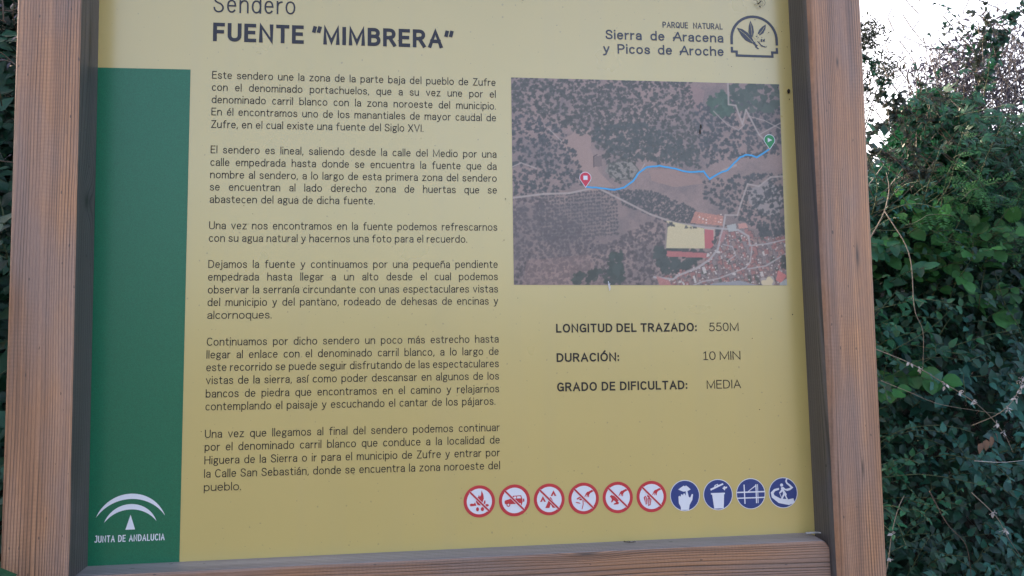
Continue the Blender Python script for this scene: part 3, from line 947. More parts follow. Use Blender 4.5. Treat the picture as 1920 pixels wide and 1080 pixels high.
    fill([(1060, 680), (1100, 678), (1110, 700), (1065, 705)], (.44, .24, .22), .9, .1)
    fill([(660, 930), (720, 950), (740, 985), (680, 985)], (.35, .17, .17), .9, .15)
    fill([(985, 720), (1005, 716), (985, 770), (970, 765)], (.30, .165, .175), .95, .1)
    fill([(920, 965), (1060, 950), (1160, 975), (1160, 990), (900, 990)], (.235, .255, .295), .9, .08)
    fill([(1250, 900), (1290, 925), (1262, 962), (1236, 948)], (.46, .17, .17), .95, .08)
    fill([(1255, 960), (1310, 930), (1310, 990), (1250, 990)], (.32, .36, .38), .8, .2)
    dot(1198, 962, 33, (.30, .27, .27), 1)
    dot(1198, 962, 27, (.50, .44, .31), 1)
    trees([(1150, 700), (1290, 700), (1290, 735), (1160, 735)], 50, 7, 12)
    trees([(1270, 830), (1310, 830), (1310, 890), (1270, 890)], 16, 7, 12, (.05, .06, .06))
    # aerial softness: one small blur, then colours
    sm = img.copy()
    sm[1:-1, 1:-1] = (img[1:-1, 1:-1] * 4 + img[:-2, 1:-1] + img[2:, 1:-1] + img[1:-1, :-2] + img[1:-1, 2:]) / 8
    img = np.clip((img * .7 + sm * .3) * np.array((1.32, 1.20, 1.06)), 0.02, 0.9)
    # the sheet
    tl, tr, bl, br = np.array((.4230, 1.9303)), np.array((.8352, 1.9312)), np.array((.4229, 1.6246)), np.array((.8338, 1.6228))
    su, sv = (U / 1290)[..., None], (Vv / 972)[..., None]
    xz = tl * (1 - su) * (1 - sv) + tr * su * (1 - sv) + bl * (1 - su) * sv + br * su * sv
    co_ = np.stack([xz[..., 0], np.full((H, W), -0.0005), xz[..., 1]], -1).reshape(-1, 3)
    idx = np.arange(W * H).reshape(H, W)
    quads = np.stack([idx[1:, :-1], idx[1:, 1:], idx[:-1, 1:], idx[:-1, :-1]], -1).reshape(-1, 4)
    me = bpy.data.meshes.new('aerial_map')
    me.vertices.add(W * H)
    me.vertices.foreach_set('co', co_.ravel())
    me.loops.add(quads.size)
    me.loops.foreach_set('vertex_index', quads.ravel().astype(np.int32))
    me.polygons.add(len(quads))
    me.polygons.foreach_set('loop_start', np.arange(0, quads.size, 4, dtype=np.int32))
    me.update(calc_edges=True)
    at = me.color_attributes.new('print', 'FLOAT_COLOR', 'POINT')
    at.data.foreach_set('color', np.concatenate([img.reshape(-1, 3), np.ones((W * H, 1), np.float32)], 1).astype(np.float32).ravel())
    k = NT('aerial_print')
    a_ = k.n('ShaderNodeAttribute', attribute_name='print')
    k.col(a_.outputs['Color'])
    k.set(Roughness=0.34)
    k.b.inputs['Specular IOR Level'].default_value = 0.55
    return pr('aerial_map', me, (k.m,))
map_print()
fl = Flat()
rt = [(530.4, 1768.5), (550.6, 1767.2), (573.9, 1764.4), (588.0, 1768.2), (602.4, 1777.7), (610.6, 1790.3), (623.4, 1798.9), (642.5, 1801.4), (661.5, 1798.6), (683.6, 1793.2), (701.2, 1793.2), (710.9, 1794.3), (713.9, 1789.3), (719.5, 1782.4), (733.3, 1791.1), (748.0, 1796.7), (758.1, 1806.7), (768.3, 1816.4), (778.2, 1820.7), (786.3, 1819.8), (794.4, 1816.8), (814.6, 1829.3)]
rr = random.Random(3)
rt2 = []
for a, b in zip(rt[:-1], rt[1:]):
    for k in range(4):
        t = k / 4
        rt2.append((lerp(a[0], b[0], t) + rr.uniform(-.35, .35), lerp(a[1], b[1], t) + rr.uniform(-.35, .35)))
rt2.append(rt[-1])
fl.stroke(P2(*rt2), 0.0026, 2)
pr('route_line', fl.mesh('route_line'), (M['route'],))
def pin(x, z, col, square):
    f = Flat()
    def drop(r, tip, lev, mi):
        pts = [(x + r * math.cos(rad(a)), z + r * math.sin(rad(a))) for a in range(-25, 206, 11)]
        f.poly([(x, z - tip)] + pts, lev, mi)
    drop(0.0089, 0.0150, 3, 0)
    drop(0.0080, 0.0135, 4, 1)
    if square:
        f.poly([(x - .0031, z - .0031), (x + .0031, z - .0031), (x + .0031, z + .0031), (x - .0031, z + .0031)], 5, 0)
    else:
        f.poly([(x - .0029, z - .0035), (x + .0040, z), (x - .0029, z + .0035)], 5, 0)
    pr('map_pin', f.mesh('map_pin'), (M['white'], M[col]))
pin(0.5306, 1.7818, 'pin_r', True)
pin(0.8156, 1.8437, 'pin_g', False)

# ---- ten round pictograms; each drawn in a unit circle (y up)
def ell(cx, cy, rx, ry, n=14, a=0.0):
    ca, sa = math.cos(a), math.sin(a)
    return [(cx + rx * math.cos(t) * ca - ry * math.sin(t) * sa, cy + rx * math.cos(t) * sa + ry * math.sin(t) * ca) for t in [2 * math.pi * i / n for i in range(n)]]
HAND = [(.78, .52), (.62, .62), (.38, .50), (.25, .47), (.17, .36), (.05, .12), (.10, .10), (.19, .24), (.24, .28), (.22, .09), (.27, .09), (.32, .26), (.35, .08), (.40, .08), (.42, .26), (.50, .38), (.66, .46)]
ICON = {
 'fire': ([[(-.13, -.26), (-.26, -.02), (-.20, .22), (-.08, .34), (-.03, .48), (.03, .34), (.12, .44), (.17, .80), (.30, .46), (.33, .20), (.22, -.10), (.06, -.30)],
           [(-.72, -.22), (-.64, -.34), (-.22, -.30), (-.32, -.05), (-.40, -.16), (-.62, -.14)], [(.30, -.20), (.34, .0), (.42, .10), (.46, -.06), (.42, -.20)],
           [(.40, -.32), (.48, -.20), (.66, -.22), (.70, -.34), (.50, -.42)], ell(-.14, -.56, .11, .15), ell(.22, -.56, .12, .15)], []),
 'car': ([[(-.74, -.06), (-.70, .02), (-.40, .10), (-.22, .16), (-.12, .34), (.50, .36), (.58, .10), (.60, -.12), (.56, -.26), (-.66, -.26), (-.74, -.18)],
          ell(-.46, -.30, .15, .15), ell(.40, -.28, .15, .15), [(.62, .10), (.72, .12), (.74, -.10), (.63, -.12)]], [[(-.10, .14), (-.02, .28), (.12, .29), (.13, .14)], [(.18, .14), (.18, .29), (.44, .30), (.48, .14)], ell(-.46, -.30, .075, .075), ell(.40, -.28, .075, .075)]),
 'tent': ([[(-.32, -.62), (.06, .16), (.12, .16), (.56, -.62), (.24, -.62), (.10, -.34), (.00, -.62)], [(-.70, -.16), (-.48, .26), (-.26, -.16), (-.40, -.16), (-.48, .02), (-.56, -.16)], [(.10, .24), (.32, .66), (.54, .24), (.40, .24), (.32, .42), (.24, .24)]], []),
 'flower': ([HAND, ell(-.42, .02, .13, .06, a=.5), ell(-.24, -.06, .11, .07), ell(-.06, .0, .12, .06, a=-.5), ell(-.22, .10, .13, .05), ell(.12, -.22, .17, .05, a=-.6), ell(-.44, -.30, .20, .04, a=-.25),
             [(-.10, -.10), (-.04, -.12), (-.02, -.42), (-.12, -.78), (-.18, -.78), (-.08, -.42)]], []),
 'frog': ([HAND, [(-.62, .10), (-.50, .20), (-.38, .16), (-.16, .10), (.10, -.08), (.12, -.20), (-.02, -.26), (.08, -.40), (.02, -.50), (-.34, -.52), (-.30, -.42), (-.14, -.38), (-.22, -.26), (-.34, -.20), (-.44, -.34), (-.54, -.34), (-.46, -.14), (-.52, .0)]], []),
 'crystal': ([HAND, [(-.62, -.06), (-.50, .08), (-.38, -.04), (-.36, -.50), (-.46, -.60)], [(-.36, .06), (-.26, .18), (-.12, .06), (-.14, -.10), (-.30, -.06)], [(-.34, -.14), (-.16, -.06), (-.02, -.18), (-.10, -.62), (-.28, -.70)]], [[(-.51, -.02), (-.47, -.04), (-.43, -.48), (-.47, -.50)], [(-.24, -.18), (-.20, -.18), (-.20, -.60), (-.24, -.60)], [(-.13, -.18), (-.10, -.18), (-.15, -.56), (-.18, -.56)]]),
 'quiet': ([[(-.32, -.98), (.24, -.98), (.30, -.62), (.50, -.30), (.56, .06), (.48, .10), (.36, -.14), (.26, -.10), (.18, .28), (.06, .30), (.06, -.02), (-.02, .14), (-.10, .14), (-.14, .0), (-.20, .10), (-.28, .08), (-.30, -.06), (-.38, .0), (-.46, -.06), (-.44, -.50), (-.32, -.74)],
            [(-.46, .42), (-.24, .56), (-.08, .66), (.0, .62), (.10, .66), (.26, .54), (.40, .40), (.20, .30), (-.10, .26), (-.30, .34)]], []),
 'bin': ([[(-.50, .12), (.48, .12), (.48, .02), (.42, .02), (.36, -.92), (-.30, -.92), (-.42, .02), (-.50, .02)], [(-.50, .28), (.40, .66), (.36, .76), (-.54, .40)], [(-.26, .52), (-.22, .64), (.0, .72), (.04, .62), (-.02, .60), (-.06, .64), (-.16, .60), (-.18, .52)],
          [(.30, .42), (.38, .46), (.44, .56), (.54, .50), (.66, .52), (.64, .42), (.52, .38), (.48, .26), (.40, .34)]], []),
 'gate': ([[(-.99, .16), (.99, .16), (.99, .07), (-.99, .07)], [(-.99, -.24), (.99, -.24), (.99, -.33), (-.99, -.33)], [(-.50, .62), (-.42, .62), (-.40, -.66), (-.48, -.66)], [(.34, .62), (.42, .62), (.42, -.64), (.34, -.64)], [(.47, .62), (.52, .62), (.52, -.64), (.47, -.64)], [(-.22, .16), (.34, .56), (.34, .48), (-.14, .16)]], []),
 'walker': ([ell(-.10, .52, .11, .11), [(-.16, .36), (.0, .40), (.24, .20), (.20, .14), (.04, .22), (.24, -.10), (.20, -.22), (.34, -.50), (.24, -.50), (.08, -.16), (-.10, -.46), (-.20, -.44), (-.02, -.08), (-.04, .10), (-.20, -.02), (-.30, .02), (-.14, .22)],
             [(-.30, .02), (-.26, .04), (-.06, -.46), (-.10, -.46)]], [])}
def stroke_icon(f, kind, c, r, lev, mi):
    tr = lambda p: (c[0] + p[0] * r, c[1] + p[1] * r)
    if kind == 'walker':
        pts = [(.74, -.54), (.36, -.64), (-.30, -.52), (-.74, -.22), (-.80, .02), (-.62, .20), (-.30, .28)]
        f.stroke([tr(p) for p in pts], 0.30 * r, lev, mi, taper=[1.05, 1.25, 1.05, .75, .6, .5, .42])
        pts = [(.22, .18), (.48, .24), (.62, .34), (.46, .50), (.28, .64), (.22, .78), (.30, .96)]
        f.stroke([tr(p) for p in pts], 0.12 * r, lev, mi, taper=[1.3, 1.2, 1.1, 1, .95, .9, .8])
KINDS = ['fire', 'car', 'tent', 'flower', 'frog', 'crystal', 'quiet', 'bin', 'gate', 'walker']
PLAB = ['red pictogram with a crossed out campfire', 'red pictogram with a crossed out off-road car', 'red pictogram with crossed out tents', 'red pictogram with a hand and a crossed out flower', 'red pictogram with a hand and a crossed out frog', 'red pictogram with a hand and crossed out crystals', 'blue pictogram with a hand and finger over lips', 'blue pictogram with an open litter bin', 'blue pictogram with a closed gate', 'blue pictogram with a walker on a winding path']
def clip_disc(pts, r=0.985):
    out = []
    for p in pts:
        l = math.hypot(*p)
        out.append(p if l <= r else (p[0] * r / l, p[1] * r / l))
    return out
for i, kd in enumerate(KINDS):
    c = (mm(370.5 + 49.31 * i), mm(1321.6 - 0.26 * i))
    f = Flat()
    R = 0.0220
    red = i < 6
    tr = lambda p, s=1.0: (c[0] + p[0] * R * s, c[1] + p[1] * R * s)
    pos, neg = ICON[kd]
    if red:                                               # materials: 0 white, 1 red or blue
        f.disc(c, R, 0, 1)
        f.disc(c, R * 0.80, 1, 0)
        for k, p in enumerate(pos):
            f.poly([tr(q, .86) for q in p], 2 + .1 * k, 1)
        for p in neg:
            f.poly([tr(q, .86) for q in p], 3, 0)
        s_ = 0.60
        f.stroke([tr((-s_, s_)), tr((s_, -s_))], R * 0.17, 2.9, 0)
        f.stroke([tr((-s_, s_)), tr((s_, -s_))], R * 0.115, 3.3, 1)
    else:
        f.disc(c, R, 0, 0)
        f.disc(c, R * 0.955, 1, 1)
        for k, p in enumerate(pos):
            f.poly([tr(q, .97) for q in clip_disc(p)], 2 + .1 * k, 0)
        stroke_icon(f, kd, c, R * .97, 2.8, 0)
    o = pr('pictogram', f.mesh('pictogram'), (M['white'], M['red' if red else 'blue']))
    o['label'] = PLAB[i]

# ---- specks, stains and droppings on the sheet
fl = Flat()
rs = random.Random(11)
def blob(x, z, r, lev=6, n=8, el=1.0):
    fl.poly([(x + r * (0.7 + .5 * rs.random()) * math.cos(2 * math.pi * i / n), z + r * el * (0.7 + .5 * rs.random()) * math.sin(2 * math.pi * i / n)) for i in range(n)], lev)
blob(.8494, 1.9205, .0026, el=1.5); blob(.8484, 1.9180, .0012); blob(.8497, 1.9075, .0007, el=2)
blob(.7085, 1.8625, .0011, el=3.5); blob(.7072, 1.8545, .0013, el=3.6); blob(.8398, 1.5790, .0009, el=1.4)
for k in range(46):
    blob(rs.uniform(-.02, .85), rs.uniform(1.27, 2.05), rs.uniform(.0003, .0008), 6.0 + .01 * k, 6)
for k in range(10):
    blob(rs.uniform(.80, .853), rs.uniform(1.9, 2.06), rs.uniform(.0003, .0009), 7, 6)
o = pr('dirt_speck', fl.mesh('dirt_speck'), (M['dirt'],))
o['kind'] = 'stuff'
fl = Flat()
for k in range(7):
    x, z = .5624 + rs.uniform(-.002, .002), 1.6225 + rs.uniform(-.006, .005)
    fl.stroke([(x, z + .003), (x + rs.uniform(-.001, .001), z), (x + rs.uniform(-.001, .001), z - .003)], 0.0006, 6 + .1 * k)
pr('bird_dropping', fl.mesh('bird_dropping'), (M['white'],))

# ------------------------------------------------------------------ tubes
def tube(V, F, pts, r0, r1=None, n=4):
    r1 = r0 if r1 is None else r1
    b = len(V)
    up = Vector((0.31, 0.47, 0.83))
    m_ = len(pts)
    for i, p in enumerate(pts):
        d = (pts[min(i + 1, m_ - 1)] - pts[max(i - 1, 0)])
        d = d.normalized() if d.length > 1e-9 else Vector((0, 0, 1))
        a = d.cross(up)
        a = a.normalized() if a.length > 1e-6 else Vector((1, 0, 0))
        c_ = d.cross(a)
        r = lerp(r0, r1, i / max(1, m_ - 1))
        for k in range(n):
            t = 2 * math.pi * k / n
            V.append(p + a * (r * math.cos(t)) + c_ * (r * math.sin(t)))
    for i in range(m_ - 1):
        for k in range(n):
            j = (k + 1) % n
            F.append((b + i * n + k, b + i * n + j, b + (i + 1) * n + j, b + (i + 1) * n + k))
    F.append(tuple(b + k for k in range(n - 1, -1, -1)))
    F.append(tuple(b + (m_ - 1) * n + k for k in range(n)))

def smooth_path(pts, sub=6):
    P = [Vector(p) for p in pts]
    P = [P[0] * 2 - P[1]] + P + [P[-1] * 2 - P[-2]]
    out = []
    for i in range(1, len(P) - 2):
        for k in range(sub):
            t = k / sub
            a, b, c_, d = P[i - 1], P[i], P[i + 1], P[i + 2]
            out.append(0.5 * ((2 * b) + (c_ - a) * t + (2 * a - 5 * b + 4 * c_ - d) * t * t + (3 * b - a - 3 * c_ + d) * t * t * t))
    out.append(P[-2])
    return out

# insect remains on the sheet, top right
ins = empty('insect', (0.8075, -0.002, 2.0570), 'small dried insect with thin curled legs above the park emblem', 'insect')
V, F = [], []
for pts in ([(-.0028, -.002, -.0012), (0, -.0026, .0006), (.0020, -.002, .0034)], [(-.001, -.002, -.0044), (.0016, -.0024, -.0066)]):
    tube(V, F, smooth_path(pts), 0.0009, 0.0007, 5)
link('body', mesh('body', V, F, True), ins, (M['insect'],))
for pts in ([(-.003, -.002, .0012), (-.006, -.004, .0032), (-.0105, -.003, .0034)], [(-.003, -.002, -.0012), (-.006, -.003, -.0016), (-.0088, -.002, -.0038)],
            [(.001, -.002, .003), (.0056, -.004, .0052), (.0086, -.003, .0005), (.0062, -.002, -.0044), (.0016, -.002, -.0032)], [(.001, -.002, .001), (.004, -.003, .0028), (.0052, -.003, -.0006), (.0044, -.002, -.0024)],
            [(0, -.002, .003), (.0015, -.003, .0075), (.003, -.002, .0088)], [(-.0035, -.002, .0004), (-.0050, -.003, .0014)]):
    V, F = [], []
    tube(V, F, smooth_path(pts, 4), 0.00035, 0.0002, 4)
    link('leg', mesh('leg', V, F), ins, (M['insect'],))

# ------------------------------------------------------------------ leaves
def leaf_verts(shape, rng, nseg=5):
    """one leaf along +Y, unit length, folded at the midrib and drooping"""
    fold, droop, wav = rng.uniform(.12, .34), rng.uniform(.05, .35), rng.uniform(0, .05)
    V, F = [], []
    if shape in ('ovate', 'lance', 'round', 'heart'):
        wmax = {'ovate': .27, 'lance': .15, 'round': .42, 'heart': .38}[shape] * rng.uniform(.9, 1.12)
        for i in range(nseg + 1):
            t = i / nseg
            if shape == 'ovate':
                wd = wmax * (math.sin(math.pi * t ** 0.66) ** 0.95 if 0 < t < 1 else 0)
            elif shape == 'lance':
                wd = wmax * (math.sin(math.pi * t ** 0.8) if 0 < t < 1 else 0)
            elif shape == 'round':
                wd = wmax * (math.sin(math.pi * t) ** 0.6 if 0 < t < 1 else 0)
            else:
                wd = wmax * (1.0 - t) ** 0.75 * (0.8 + 1.1 * t if t > 0 else .55)
            z = -droop * t * t
            V += [(-wd, t - (0.10 if shape == 'heart' and i == 0 else 0), z + wd * fold + wav * math.sin(i * 2.1)), (0, t, z), (wd, t - (0.10 if shape == 'heart' and i == 0 else 0), z + wd * fold + wav * math.sin(i * 2.4 + 1))]
        for i in range(nseg):
            a = 3 * i
            F += [(a, a + 1, a + 4, a + 3), (a + 1, a + 2, a + 5, a + 4)]
    elif shape == 'lobed':                                # a palm of five lobes
        for k, (ang, ln) in enumerate(((-1.35, .55), (-.68, .8), (0, 1.0), (.68, .8), (1.35, .55))):
            ln *= rng.uniform(.85, 1.1)
            b = len(V)
            c_, s_ = math.cos(ang), math.sin(ang)
            for (u, v) in ((0, 0), (-.12, .45), (0, .5), (.12, .45), (-.10, .72), (.10, .72), (0, 1)):
                x, y = u * 1.1, v * ln
                V.append((x * c_ + y * s_, .12 + -x * s_ + y * c_, -droop * v * v * ln + abs(u) * .5 * fold))
            F += [(b, b + 2, b + 1), (b, b + 3, b + 2), (b + 1, b + 2, b + 6, b + 4), (b + 2, b + 3, b + 5, b + 6)]
    elif shape == 'feather':                              # pinnate, cut leaf
        for i in range(1, 6):
            t = i / 6
            for sgn in (-1, 1):
                ln = .34 * math.sin(math.pi * (0.25 + .65 * t)) * rng.uniform(.8, 1.2)
                b = len(V)
                z = -droop * t * t
                V += [(0, t - .03, z), (sgn * ln * .55, t + .02, z + fold * .12), (sgn * ln, t + .14, z - .03), (sgn * ln * .45, t + .13, z + fold * .1)]
                F.append((b, b + 1, b + 2, b + 3) if sgn > 0 else (b + 3, b + 2, b + 1, b))
        b = len(V)
        V += [(0, .84, -droop * .7), (-.09, .93, -droop * .8), (0, 1.1, -droop), (.09, .93, -droop * .8)]
        F.append((b, b + 3, b + 2, b + 1))
    return V, F

def leaf_set(shape, mat, n, seed):
    rng = random.Random(seed)
    out = []
    for k in range(n):
        V, F = leaf_verts(shape, rng)
        me = mesh('leaf', V, F, True)
        me.materials.append(mat)
        out.append(me)
    return out

M['lf_dark'] = leaf_mat('leaf_dark', (0.010, 0.054, 0.040), var=.6)
M['lf_mid'] = leaf_mat('leaf_mid', (0.012, 0.084, 0.046), var=.5)
M['lf_bright'] = leaf_mat('leaf_bright', (0.030, 0.140, 0.042), rough=.5, transl=.3)
M['lf_blue'] = leaf_mat('leaf_blue', (0.016, 0.092, 0.088), var=.55, rough=.42)
M['lf_olive'] = leaf_mat('leaf_olive', (0.034, 0.052, 0.046), rough=.55)
M['lf_dry'] = leaf_mat('leaf_dry', (0.150, 0.105, 0.085), rough=.7, transl=.1)
M['lf_dusk'] = leaf_mat('leaf_purple', (0.058, 0.055, 0.085), rough=.6, transl=.1)
def stem_mat(name, c):
    k = NT(name)
    nz_ = k.noise(k.obj(), 140, 3)
    k.col(k.mix(nz_, tuple(q * .6 for q in c), tuple(q * 1.35 for q in c)))
    k.set(Roughness=.7)
    return k.m
M['st_green'] = stem_mat('stem_green', (0.05, 0.075, 0.035))
M['st_brown'] = stem_mat('stem_brown', (0.07, 0.05, 0.038))
M['st_pale'] = stem_mat('stem_pale', (0.185, 0.160, 0.130))
M['st_white'] = stem_mat('stem_bleached', (0.36, 0.35, 0.35))
M['st_grey'] = stem_mat('stem_grey', (0.062, 0.058, 0.072))
M['bark'] = stem_mat('bark', (0.10, 0.085, 0.07))

LS = {}
def leaves_of(shape, mat):
    if (shape, mat) not in LS:
        LS[(shape, mat)] = leaf_set(shape, M[mat], 6, hash(shape) % 7 + len(LS) * 13 + 1 if False else len(LS) * 13 + 1)
    return LS[(shape, mat)]

def basis(pos, d, nrm, s):
    y = d.normalized()
    x = y.cross(nrm)
    x = x.normalized() if x.length > 1e-5 else Vector((1, 0, 0))
    z = x.cross(y)
    mt = Matrix((x * s, y * s, z * s)).transposed().to_4x4()
    mt.translation = pos
    return mt

def shoot(rng, p0, d0, length, nleaf, size, gravity=0.5, spread=1.0, toward=Vector((-.12, -1, .55)), pairs=True):
    """a leafy stem: returns its path and the leaf matrices"""
    pts, p, d = [p0.copy()], p0.copy(), d0.normalized()
    steps = 7
    for i in range(steps):
        d = (d + Vector((rng.uniform(-.22, .22), rng.uniform(-.22, .22), rng.uniform(-.18, .18) - gravity * .16))).normalized()
        p = p + d * (length / steps)
        pts.append(p.copy())
    mats = []
    for k in range(nleaf):
        t = (k + .6) / nleaf
        f = t * steps
        i = min(int(f), steps - 1)
        q = pts[i].lerp(pts[i + 1], f - i)
        ax = (pts[i + 1] - pts[i]).normalized()
        side = ax.cross(toward)
        side = side.normalized() if side.length > 1e-4 else Vector((1, 0, 0))
        sg = 1 if k % 2 else -1
        ang = rng.uniform(-.9, .9)
        ld = (side * sg * spread + ax * rng.uniform(.2, .8) + Vector((0, -.35, -.15)) + Vector((rng.uniform(-.4, .4), rng.uniform(-.4, .2), rng.uniform(-.4, .3)))).normalized()
        nr = (toward + Vector((rng.uniform(-.7, .7), rng.uniform(-.4, .4), rng.uniform(-.3, .9)))).normalized()
        s = size * rng.uniform(.40, 1.35) * (1.0 - .35 * t)
        mats.append(basis(q, ld, nr, s))
    return pts, mats

def plant(name, label, cat, base, shoots, leafset, stem_m, group=None, sr=0.0018, max_leaf=300, leaf_name='leaf', extra_label=None):
    root = empty(name, base, label, cat, group)
    inv = Matrix.Translation(-Vector(base))
    nl = 0
    rng = random.Random(int(base[0] * 1000) + int(base[2] * 77))
    for si, (pts, mats) in enumerate(shoots):
        V, F = [], []
        tube(V, F, [p - Vector(base) for p in pts], sr, sr * .45, 4)
        link('stem', mesh('stem', V, F, True), root, (stem_m,))
        for mt in mats:
            if nl >= max_leaf:
                break
            o = bpy.data.objects.new(leaf_name, rng.choice(leafset))
            COL.objects.link(o)
            o.parent = root
            o.matrix_local = inv @ mt
            nl += 1
    return root

def mass(name, label, cat, parent, mats_list, leafset_shape, mat, seed, kind='stuff'):
    """many leaves joined into one mesh"""
    rng = random.Random(seed)
    protos = [leaf_verts(leafset_shape, rng, 3) for _ in range(5)]
    vs, fs, b = [], [], 0
    for mt in mats_list:
        V, F = rng.choice(protos)
        a = np.array(mt)
        arr = np.array(V) @ a[:3, :3].T + a[:3, 3]
        vs.append(arr)
        fs += [tuple(i + b for i in f) for f in F]
        b += len(V)
    vs = np.concatenate(vs)
    me = bpy.data.meshes.new(name)
    me.from_pydata(vs.tolist(), [], fs)
    me.polygons.foreach_set('use_smooth', [True] * len(me.polygons))
    me.update()
    me.materials.append(M[mat])
    o = bpy.data.objects.new(name, me)
    COL.objects.link(o)
    if parent:
        o.parent = parent
        o.matrix_parent_inverse = Matrix.Translation(-parent.location)
    o['kind'] = kind
    if label:
        o['label'] = label
    if cat:
        o['category'] = cat
    return o

# ------------------------------------------------------------------ undergrowth that reads as one mass behind the single plants
rng = random.Random(5)
def bank_front(x, z):
    return 1.10 + 0.10 * max(0, z - .3) + noise.noise(Vector((x * 2.2, z * 2.2, 1.0))) * 0.10
def top_of_growth(x):
    """height of the leafy mass along the bank"""
    if x < -0.25:
        return 2.55
    if x < 1.05:
        return 1.75 + .45 * max(0.0, min(1.0, (0.3 - x) / .55))
    return lerp(1.98, 2.20, max(0, min(1, (x - 1.66) / 0.22)))
ml = []
for k in range(24000):
    x = rng.uniform(-2.6, 3.6)
    zt = top_of_growth(x) + noise.noise(Vector((x * 5, 0, 2))) * .06
    z = zt * (1 - rng.random() ** 1.2 * .95)
    y = bank_front(x, z) + rng.uniform(-.06, .16)
    d = Vector((rng.uniform(-1, 1), rng.uniform(-1, .1), rng.uniform(-.9, .6)))
    ml.append(basis(Vector((x, y, z)), d, Vector((rng.uniform(-.6, .6), -1, rng.uniform(0, 1.2))), rng.uniform(.018, .055)))
for k in range(9000):                                      # thicker crest right of the board
    x = rng.uniform(1.30, 3.4)
    zt = top_of_growth(x) + noise.noise(Vector((x * 6, 3, 2))) * .08
    z = rng.uniform(1.55, zt)
    ml.append(basis(Vector((x, rng.uniform(1.12, 1.55), z)), Vector((rng.uniform(-1, 1), rng.uniform(-1, .4), rng.uniform(-.9, .7))), Vector((rng.uniform(-.8, .8), -1, rng.uniform(0, 1.4))), rng.uniform(.03, .06)))
for k in range(7000):                                      # growth on the crest of the bank, farther back
    x = rng.uniform(1.2, 4.4)
    ml.append(basis(Vector((x, rng.uniform(1.9, 2.7), rng.uniform(1.75, 2.40 + .06 * math.sin(x * 9)))), Vector((rng.uniform(-1, 1), rng.uniform(-1, .4), rng.uniform(-.9, .7))), Vector((rng.uniform(-.8, .8), -1, rng.uniform(0, 1.4))), rng.uniform(.05, .10)))
for k in range(12000):
    x = rng.uniform(-2.6, -.62)
    ml.append(basis(Vector((x, rng.uniform(1.4, 2.3), rng.uniform(1.2, 3.3))), Vector((rng.uniform(-1, 1), rng.uniform(-1, .4), rng.uniform(-.9, .7))), Vector((rng.uniform(-.8, .8), -1, rng.uniform(0, 1.4))), rng.uniform(.06, .11)))
for k in range(9000):                                      # and left of it
    x = rng.uniform(-1.9, -.45)
    ml.append(basis(Vector((x, rng.uniform(1.0, 1.5), rng.uniform(1.0, 2.9))), Vector((rng.uniform(-1, 1), rng.uniform(-1, .4), rng.uniform(-.9, .7))), Vector((rng.uniform(-.8, .8), -1, rng.uniform(0, 1.4))), rng.uniform(.03, .07)))
mass('undergrowth', 'dense dark green leafy undergrowth covering the bank behind the board', 'undergrowth', None, ml, 'ovate', 'lf_dark', 2)

ml = []
for k in range(9000):
    x, z = rng.uniform(1.2, 2.5), rng.uniform(.70, 1.85)
    ml.append(basis(Vector((x, bank_front(x, z) + rng.uniform(-.14, .08), z)), Vector((rng.uniform(-1, 1), rng.uniform(-1, .1), rng.uniform(-1, .3))), Vector((rng.uniform(-.6, .6), -1, rng.uniform(0.1, 1.4))), rng.uniform(.014, .05)))
mass('ground_ivy', 'dark small-leaved ivy filling the bank between the single plants', 'ivy', None, ml, 'ovate', 'lf_dark', 6)

# ------------------------------------------------------------------ single plants on the bank right of the board
def bank_plant(name, label, cat, x0, x1, z0, z1, nshoot, nleaf, size, shape, mat, seed, length=.26, dy=0.0, stem='st_green', group=None, gravity=.6, yfix=None, spread=1.0):
    rg = random.Random(seed)
    sh = []
    for k in range(nshoot):
        x, z = rg.uniform(x0, x1), rg.uniform(z0, z1)
        y = (bank_front(x, z) if yfix is None else yfix) - rg.uniform(.05, .24) + dy
        d = Vector((rg.uniform(-.8, .8), rg.uniform(-.8, -.1), rg.uniform(.0, 1.0)))
        sh.append(shoot(rg, Vector((x, y, z - length * .35)), d, length * rg.uniform(.7, 1.2), nleaf, size, gravity, spread))
    base = ((x0 + x1) / 2, (bank_front((x0 + x1) / 2, z0) if yfix is None else yfix), z0 - .1)
    return plant(name, label, cat, base, sh, leaves_of(shape, mat), M[stem], group)

GRP = 'small-leaved plants hanging over the bank'
bank_plant('creeping_plant', 'dark small-leaved plant at the bottom of the picture against the right post', 'plant', 1.40, 1.68, .86, 1.08, 24, 12, .032, 'ovate', 'lf_dark', 21, group=GRP)
bank_plant('creeping_plant', 'dark small-leaved plant in the bottom right corner of the picture', 'plant', 1.66, 2.02, .86, 1.08, 24, 12, .036, 'ovate', 'lf_blue', 22, group=GRP)
bank_plant('creeping_plant', 'dense tiny-leaved plant beside the lower right post, below the white dry stalk', 'plant', 1.42, 1.68, 1.08, 1.32, 25, 12, .028, 'ovate', 'lf_mid', 23, group=GRP)
bank_plant('creeping_plant', 'bluish-leaved plant at the right edge of the picture under the dry flower heads', 'plant', 1.68, 2.05, 1.08, 1.34, 24, 12, .034, 'ovate', 'lf_blue', 24, group=GRP)
bank_plant('creeping_plant', 'dark shaded plant beside the right post level with the route facts', 'plant', 1.45, 1.70, 1.34, 1.58, 25, 12, .034, 'ovate', 'lf_dark', 25, group=GRP)
bank_plant('creeping_plant', 'pointed blue-green plant at the right edge above the white dry stalk', 'plant', 1.72, 2.10, 1.36, 1.60, 22, 13, .045, 'ovate', 'lf_blue', 26, group=GRP)
bank_plant('creeping_plant', 'mid green plant beside the right post just below the broad bright leaves', 'plant', 1.50, 1.78, 1.56, 1.78, 24, 12, .036, 'ovate', 'lf_mid', 27, group=GRP)
